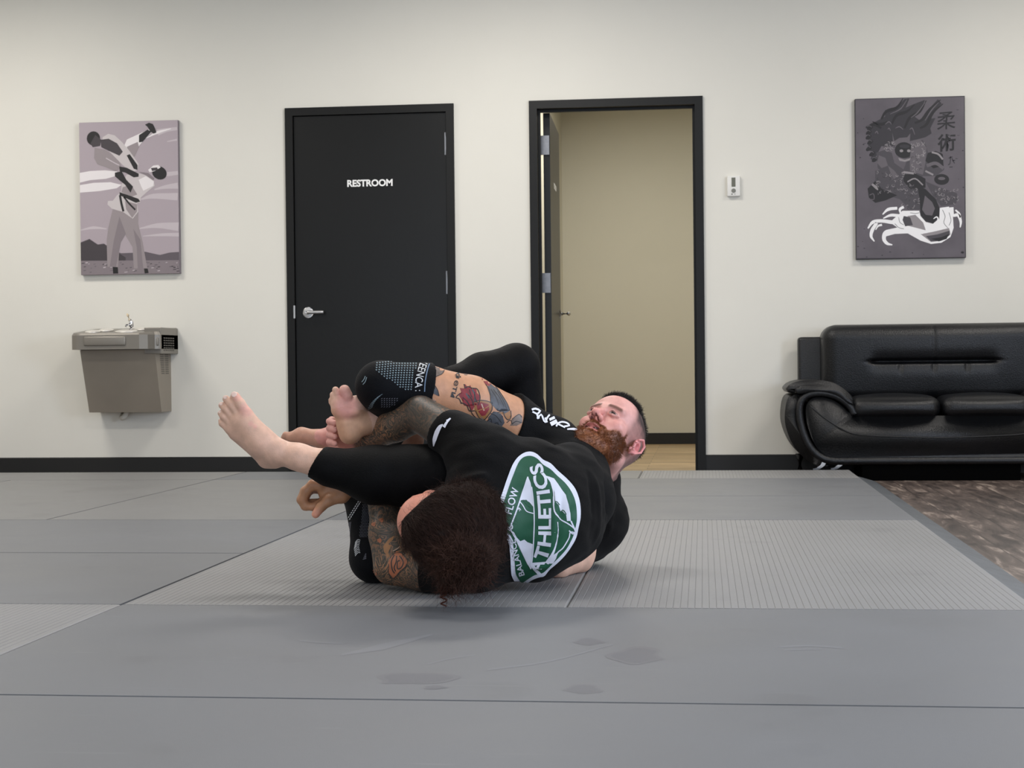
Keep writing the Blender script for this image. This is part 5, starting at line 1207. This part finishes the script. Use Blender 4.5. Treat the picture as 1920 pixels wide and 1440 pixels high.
# --- cropped hair on top, short beard
m_hb = mat('dark_cropped_hair', (30, 22, 19), .55, var=.2, vscale=40, spec=.3); m_bd = mat('ginger_beard', (128, 76, 42), .55, var=.35, vscale=35, spec=.3)
def vnorm(V, Q):
    n = np.cross(V[Q[:, 2]]-V[Q[:, 0]], V[Q[:, 3]]-V[Q[:, 1]]); out = np.zeros_like(V)
    for k in range(4):
        for d in range(3): out[:, d] += np.bincount(Q[:, k], weights=n[:, d], minlength=len(V))
    return out/(np.linalg.norm(out, axis=1)[:, None]+1e-12)
NB = vnorm(VB, QB)
rg = np.random.RandomState(11)
ti = np.argwhere(topm)[:, 0]; ti = ti[rg.randint(0, len(ti), 7000)]
strands('hair', VB[ti]+rg.normal(size=(len(ti), 3))*.0012, NB[ti]*.55+UB_*.3-FB_*.55, .010, .0007, m_hb, pB, seg=3, jitter=.25, seed=12)
fr = inh & (z > .082) & (z < .112) & (y > .03) & (scalp > .5); fi = np.argwhere(fr)[:, 0]
if len(fi):
    fi = fi[rg.randint(0, len(fi), 2200)]; strands('fringe', VB[fi], NB[fi]*.9+UB_*.5, .012, .0007, m_hb, pB, seg=3, jitter=.25, seed=14)
bi = np.argwhere(beard > .6)[:, 0]; bi = bi[rg.randint(0, len(bi), 9000)]
strands('beard', VB[bi]+rg.normal(size=(len(bi), 3))*.001, NB[bi]*.55-UB_*.55+FB_*.05, .009, .00045, m_bd, pB, seg=4, curl=.0006, cfreq=300, jitter=.35, seed=13)
# ================================================================== PRINTS AND TATTOOS LYING ON THE SURFACES
m_green = mat('print_green', (10, 78, 52), .6, bump=.1, bscale=500); m_pw = mat('print_white_ink', (214, 216, 228), .6, bump=.1, bscale=500)
def conv(layers, s, ox, oy):
    for mi, bm in layers:
        for v in bm.verts: v.co.x = ox+v.co.x/s; v.co.y = oy+v.co.y/s
    return layers
def surf(bvs, base=.0012):
    def f(u, v, l):
        for b in bvs:
            p = b.px(u, v, base+l)
            if p is not None: return tuple(p)
        return None
    return f
def textpath(s, path, cap, lay, bold=.02, width=None, flip=1):
    """glyphs along a 2-D path; cap = capital height in target units; tops to the left of travel"""
    tb = text2(s, lambda x, y: (x, y), 1, bold, lay); xs_ = [v.co.x for v in tb.verts]; ys_ = [v.co.y for v in tb.verts]
    x0, x1, y0, y1 = min(xs_), max(xs_), min(ys_), max(ys_); P = spline([(p[0], p[1], 0) for p in path], 10)
    L_ = [0]
    for i in range(1, len(P)): L_.append(L_[-1]+(P[i]-P[i-1]).length)
    for v in tb.verts:
        s_ = (v.co.x-x0)/(x1-x0)*L_[-1]; i = 0
        while i < len(P)-2 and L_[i+1] < s_: i += 1
        t = (s_-L_[i])/max(1e-6, L_[i+1]-L_[i]); c = P[i].lerp(P[i+1], t); d = (P[i+1]-P[i]).normalized(); n_ = Vector((d.y, -d.x, 0))*flip
        yy = ((v.co.y-y0)/(y1-y0)-.5)*cap; q = c+n_*yy; v.co = (q.x, q.y, lay)
    return tb
q = .00042
bvA = BV(tee)
LG = []
def GA(k, pts, l): LG.append((k, poly2([pts], l*q)))
def GS(k, pts, w, l): LG.append((k, strip2(pts, w, l*q)))
GA(1, sp2([(330, 790), (350, 700), (400, 560), (440, 440), (480, 330), (520, 240), (570, 180), (630, 145), (690, 140), (745, 165), (800, 215), (870, 250), (940, 320), (1020, 390), (1090, 470), (1130, 560), (1150, 660), (1150, 760), (1130, 860), (1110, 950), (1060, 1040), (1000, 1120), (930, 1190), (860, 1250), (810, 1310), (760, 1322), (690, 1350), (620, 1400), (590, 1415), (550, 1390), (510, 1330), (495, 1280), (490, 1200), (485, 1100), (465, 980), (400, 900)], 3), 0)
GA(0, sp2([(375, 790), (395, 700), (430, 600), (470, 480), (510, 370), (560, 250), (600, 200), (650, 180), (700, 183), (750, 210), (800, 262), (870, 305), (930, 365), (1000, 430), (1060, 510), (1098, 600), (1114, 700), (1112, 800), (1090, 900), (1070, 960), (1020, 1050), (960, 1120), (900, 1180), (845, 1235), (795, 1280), (720, 1300), (645, 1345), (600, 1370), (562, 1330), (537, 1270), (527, 1150), (512, 1000), (490, 930), (420, 870)], 3), 1)
GA(1, [(655, 375), (680, 430), (697, 520), (704, 610), (706, 660), (690, 640), (668, 615), (640, 600), (610, 592), (575, 600), (600, 540), (630, 450)], 2)
GA(1, [(484, 868), (520, 900), (545, 945), (580, 980), (620, 965), (650, 990), (690, 1005), (702, 1010), (700, 1110), (682, 1238), (650, 1200), (590, 1080), (530, 960)], 2)
for p, w in (([(655, 378), (590, 560), (530, 730), (480, 860)], 13), ([(480, 860), (560, 1000), (630, 1140), (684, 1240)], 12), ([(690, 470), (706, 600), (714, 750), (712, 900), (704, 1050), (684, 1236)], 11), ([(572, 608), (605, 650), (640, 700), (706, 722)], 9), ([(455, 850), (480, 880), (505, 850), (490, 820)], 12), ([(440, 860), (470, 850), (500, 890)], 9)): GS(1, p, w, 3)
GA(0, [(600, 595), (640, 592), (665, 625), (690, 660), (680, 670), (640, 640)], 2.6)
GS(1, [(556, 685), (566, 668), (584, 690)], 6, 3.2); GS(1, [(568, 672), (570, 700)], 5, 3.2)
GA(1, [(818, 366), (860, 378), (900, 392), (935, 440), (975, 500), (1012, 545), (1038, 640), (1052, 720), (1058, 790), (1022, 790), (1015, 735), (985, 700), (955, 695), (940, 640), (915, 610), (905, 520), (875, 440)], 2)
GA(0, [(908, 620), (930, 640), (950, 700), (930, 705), (912, 690)], 2.6); GS(0, [(900, 612), (925, 610), (948, 640)], 8, 2.8); GS(0, [(955, 735), (980, 690), (1000, 700), (1015, 730)], 9, 2.8)
for p, w in (([(898, 560), (900, 650), (915, 720), (960, 775), (1030, 815), (1100, 868)], 12), ([(1058, 790), (1085, 850), (1105, 900)], 14), ([(1100, 900), (1052, 895), (1038, 950), (985, 1040), (935, 1085), (915, 1130)], 11), ([(1040, 880), (1075, 910), (1100, 890)], 12), ([(928, 800), (938, 900), (918, 1010), (880, 1110), (830, 1190)], [8, 12, 16, 26, 36]), ([(870, 430), (895, 520), (902, 620)], 10)): GS(1, p, w, 3)
GA(1, [(930, 1085), (920, 1140), (890, 1190), (835, 1192), (880, 1120)], 2.4)
LG.append((1, textpath('ATHLETICS', [(706, 1290), (745, 1190), (790, 1090), (812, 960), (815, 820), (812, 660), (795, 500), (760, 370), (720, 262)], 128, 4*q, .03)))
LG.append((1, textpath('FLOW', [(462, 722), (484, 650), (512, 560), (536, 482)], 72, 4*q, .018)))
LG.append((1, textpath('BALANCE', [(598, 1302), (566, 1200), (530, 1080), (503, 965)], 56, 4*q, .018)))
conv(LG, 5.0526, 860, 820)
link_decal('emblem', decal(LG, surf([bvA], .0020), 3), [m_green, m_pw], tee)
# white arc on the sleeve
LG = [(0, strip2([(214, 865), (222, 815), (240, 760), (262, 722), (284, 705)], [6, 30, 34, 26, 8], 0)), (0, strip2([(290, 725), (312, 690), (340, 660)], [22, 16, 10], 0)), (0, strip2([(336, 660), (322, 672), (308, 675)], [8, 12, 6], 0))]
link_decal('sleeve_print', decal(conv(LG, 4, 760, 620), surf([bvA], .0020), 4), [m_pw], tee)
# script on the shorts and on the other tee
strokes = [([(945, 596), (972, 588), (1008, 606), (985, 632), (1000, 662)], 15), ([(950, 610), (985, 628)], 12), ([(985, 662), (1015, 632), (1030, 662), (1046, 690), (1062, 655), (1080, 634)], 13), ([(1046, 655), (1060, 692)], 14), ([(1078, 672), (1118, 654)], 20), ([(1088, 706), (1135, 682)], 30), ([(1130, 722), (1142, 700), (1172, 688), (1208, 696), (1228, 716), (1190, 722)], 13), ([(1146, 706), (1196, 730)], 12), ([(1212, 744), (1258, 742), (1305, 756), (1346, 776)], [10, 18, 16, 6])]
bvH, bvT = BV(shorts), BV(teeB)
tgt = {'s': [], 't': []}
for p, w in strokes: tgt['s' if p[0][0] < 1125 else 't'].append((0, strip2(p, w, 0, 2)))
hs_ = decal(conv(tgt['s'], 4, 760, 620), surf([bvH], .0025), 4); link_decal('side_script', hs_, [m_pw], shorts)
link_decal('chest_print', decal(conv(tgt['t'], 4, 760, 620), lambda u, v, l: min([tuple(p) for p in (bvT.px(u, v, .0025), bvH.px(u, v, .0025)) if p is not None], key=lambda p: p[1], default=None), 4), [m_pw], teeB)
# --- coloured tattoos on the thigh
bvBody = BV(bodyA)
tm = [mat('ink_slate', (70, 72, 78), .5, var=.25, vscale=60), mat('ink_black', (38, 36, 38), .5, var=.1), mat('ink_red', (128, 38, 46), .5, var=.25, vscale=60), mat('ink_gold', (150, 104, 62), .5, var=.15, vscale=60), mat('ink_greybrown', (112, 98, 90), .5, var=.25, vscale=60), mat('ink_orange', (158, 94, 64), .5, var=.2, vscale=60), mat('ink_pale', (190, 160, 140), .5)]
LG = []; q2 = .0002
def TA(k, pts, l=1): LG.append((k, poly2([pts], l*q2)))
def TS(k, pts, w, l=2): LG.append((k, strip2(pts, w, l*q2)))
TA(4, [(168, 262), (200, 240), (250, 262), (292, 282), (280, 320), (236, 342), (196, 372), (160, 340)]); TS(1, [(205, 245), (260, 275), (292, 286), (276, 324), (232, 344), (200, 372)], 5)
TA(0, [(150, 352), (192, 380), (238, 448), (250, 492), (196, 464), (148, 444)]); TA(2, [(150, 392), (185, 402), (215, 440), (180, 440), (150, 424)], 2); TS(1, [(196, 376), (238, 440), (252, 490)], 7); TS(1, [(165, 300), (178, 340), (160, 370)], 8)
TA(4, [(296, 258), (370, 266), (440, 286), (470, 312), (462, 334), (432, 322), (396, 292), (330, 282)]); TS(1, [(300, 262), (390, 278), (440, 300), (466, 330), (440, 330)], 4)
TA(2, [(398, 480), (420, 462), (410, 430), (440, 436), (446, 400), (470, 428), (486, 408), (500, 440), (530, 430), (536, 468), (562, 490), (552, 540), (524, 560), (500, 600), (470, 566), (440, 560), (426, 520)])
for p in ([(410, 470), (380, 500), (404, 512), (420, 548)], [(440, 402), (450, 430), (470, 420), (500, 432), (540, 440), (560, 500), (548, 560)], [(420, 540), (460, 560), (480, 600), (520, 600)], [(470, 480), (500, 520), (510, 560)], [(430, 500), (462, 530), (480, 560)], [(520, 460), (522, 500), (540, 540)], [(480, 440), (490, 480), (500, 500)]): TS(1, p, 7)
for p in ([(500, 440), (520, 480), (520, 530)], [(455, 470), (480, 510)]): TS(0, p, 10, 1.8)
TA(0, [(612, 420), (640, 400), (690, 440), (730, 500), (764, 548), (782, 600), (752, 622), (716, 606), (690, 600), (664, 570), (640, 540), (636, 490)]); TA(2, [(560, 346), (600, 358), (644, 398), (630, 420), (596, 396)])
for p in ([(560, 344), (620, 366), (690, 436), (760, 540), (784, 600)], [(640, 440), (680, 500), (700, 560)], [(660, 440), (710, 510), (740, 570)], [(690, 450), (736, 530), (760, 590)], [(600, 400), (632, 450), (640, 540)]): TS(1, p, 4.5)
TA(3, [(512, 536), (560, 520), (636, 536), (652, 580), (622, 640), (590, 672), (552, 650), (524, 600)]); TA(2, [(530, 548), (566, 536), (624, 552), (628, 590), (600, 634), (572, 640), (544, 600)], 2); TS(1, [(512, 536), (570, 522), (640, 540), (650, 590), (610, 650), (586, 672)], 6, 3); TS(1, [(526, 600), (552, 650), (580, 670)], 5, 3); TS(6, [(570, 548), (590, 600)], 9, 3); TS(3, [(540, 600), (600, 580), (630, 560)], 7, 3)
TA(0, [(622, 650), (660, 606), (700, 610), (730, 640), (744, 690), (716, 728), (664, 716), (620, 700)]); TA(3, [(694, 618), (726, 606), (742, 622), (790, 600), (792, 640), (770, 672), (744, 650), (738, 630)]); TA(4, [(560, 640), (600, 670), (640, 690), (700, 730), (640, 730), (580, 680)], 1.5)
for p in ([(690, 616), (730, 604), (744, 640), (768, 668), (792, 650), (790, 600)], [(600, 690), (640, 660), (650, 700), (690, 690), (700, 720)], [(640, 620), (680, 640), (720, 690)], [(480, 560), (500, 620), (540, 660), (580, 680)]): TS(1, p, 6)
TA(4, [(800, 660), (850, 626), (874, 640), (876, 690), (836, 712), (786, 712), (796, 690)]); TS(1, [(800, 664), (850, 628), (874, 650)], 5); TS(1, [(800, 700), (830, 680), (870, 690)], 6)
TS(1, [(760, 690), (790, 670), (800, 700)], 5)
LG2 = [(1, textpath('фети', [(396, 318), (384, 372), (372, 430), (352, 500)], 52, 3*q2, .012))]
link_decal('script_tattoo', decal(conv(LG2, 4, 760, 620), surf([bvBody], .0006), 5), tm, bodyA)
link_decal('thigh_tattoo', decal(conv(LG, 4, 760, 620), surf([bvBody], .0006), 5), tm, bodyA)
# --- orange flame on the lower elbow
LG = []
TA(5, [(1166, 930), (1216, 880), (1240, 850), (1290, 876), (1352, 950), (1330, 1010), (1280, 1050), (1206, 1130), (1160, 1076), (1158, 990)])
for p, w in (([(1216, 890), (1186, 960), (1196, 1040), (1220, 1080)], 12), ([(1240, 900), (1236, 960), (1216, 1020), (1230, 1060)], 12), ([(1270, 900), (1310, 960), (1290, 1020), (1250, 1030), (1250, 960), (1276, 950)], 12), ([(1166, 930), (1220, 876), (1290, 872), (1354, 950), (1330, 1014), (1206, 1132), (1158, 1076), (1160, 980)], 6)): TS(1, p, w)
TA(3, [(1190, 790), (1230, 760), (1180, 800), (1150, 870), (1166, 900), (1150, 910), (1110, 860), (1100, 800), (1150, 730), (1210, 690), (1200, 730), (1150, 780)]); TS(6, [(1290, 800), (1310, 790), (1350, 800), (1320, 820)], 8); TS(6, [(1200, 850), (1240, 830), (1270, 800)], 7)
for p in ([(980, 580), (1010, 560), (1000, 590)], [(1060, 530), (1090, 520), (1080, 550)], [(1040, 740), (1070, 730), (1060, 760)], [(990, 1050), (1020, 1080), (1030, 1100)]): TS(5, p, 26, 1)
link_decal('elbow_tattoo', decal(conv(LG, 5.539, 520, 880), surf([bvBody], .0006), 5), tm, bodyA)
# --- knit pattern on the knee braces
kp = [mat('knit_pattern_blue', (120, 138, 146), .7), mat('knit_pattern_grey', (112, 112, 120), .7), mat('knit_white', (196, 198, 200), .7), mat('knit_edge', (96, 116, 140), .7)]
LG = []; bvR, bvL = BV(brR), BV(brL)
from mathutils.geometry import intersect_point_tri_2d
def inpoly(x, y, P):
    c = False; j = len(P)-1
    for i in range(len(P)):
        if (P[i][1] > y) != (P[j][1] > y) and x < (P[j][0]-P[i][0])*(y-P[i][1])/(P[j][1]-P[i][1])+P[i][0]: c = not c
        j = i
    return c
reg = [(1296, 244), (1350, 216), (1450, 198), (1610, 200), (1590, 330), (1570, 460), (1500, 440), (1400, 372), (1316, 320), (1298, 300)]
for i in range(16):
    for j in range(16):
        x = 1290+i*21+(j*-1.6); y = 196+j*17.5+(-.10*(x-1440) if x < 1440 else 0)
        if inpoly(x, y, reg): TA(0, [(x-7, y-5), (x+8, y-5), (x+1, y+6)])
reg = [(1330, 500), (1470, 500), (1440, 560), (1340, 590)]
for i in range(9):
    for j in range(7):
        x, y = 1320+i*19, 496+j*15
        if inpoly(x, y, reg): TS(1, [(x, y), (x+9, y-6)], 4)
for k in range(8): TS(0, [(1240+k*3+k*k*.9, 586-k*12), (1262+k*3+k*k*.9, 578-k*13), (1276+k*4+k*k*.9, 566-k*13)], 3.2)
for p in ([(1196, 386), (1212, 366), (1222, 342)], [(1204, 404), (1222, 382), (1232, 350)]): TS(0, p, 6)
link_decal('knit_pattern', decal(conv(LG, 4, 380, 620), surf([bvR], .0012), 6), kp, brR); LG = []
TS(3, [(1716, 214), (1696, 262), (1680, 320), (1668, 390), (1664, 458)], 8)
LG.append((2, textpath('NEENCA :', [(1672, 212), (1650, 270), (1630, 340), (1620, 400), (1622, 452)], 58, 2*q2, .004)))
link_decal('cuff_lettering', decal(conv(LG, 4, 380, 620), surf([bvR], .0012), 6), kp, brR)
LG = []
for k in range(9):
    a = (846-k*13.5, 334+k*22)
    for dx in (0, 24): TS(2, [(a[0]+dx, a[1]-dx*.1), (a[0]+dx-10, a[1]+13)], 9)
for i in range(8):
    for j in range(24):
        x, y = 872+i*15-j*1.2+(7 if j % 2 else 0), 366+j*15
        if inpoly(x, y, [(880, 360), (970, 360), (945, 560), (930, 700), (846, 706), (866, 540)]): TS(1, [(x, y), (x+7, y+8)], 4)
for k in range(14): TS(1, [(730, 570+k*12), (742, 560+k*12), (772-k, 548+k*12)], 5)
for k in range(9): TS(2, [(800+abs(4-k)*3, 880-k*17+20), (826+abs(4-k)*3, 868-k*17), (852+abs(4-k)*3, 866-k*16)], 6)
for k in range(5): TS(1, [(890+k*6, 935-k*14), (925, 925-k*12)], 5)
link_decal('knit_pattern', decal(conv(LG, 5.539, 520, 880), surf([bvL], .0012), 6), kp, brL)
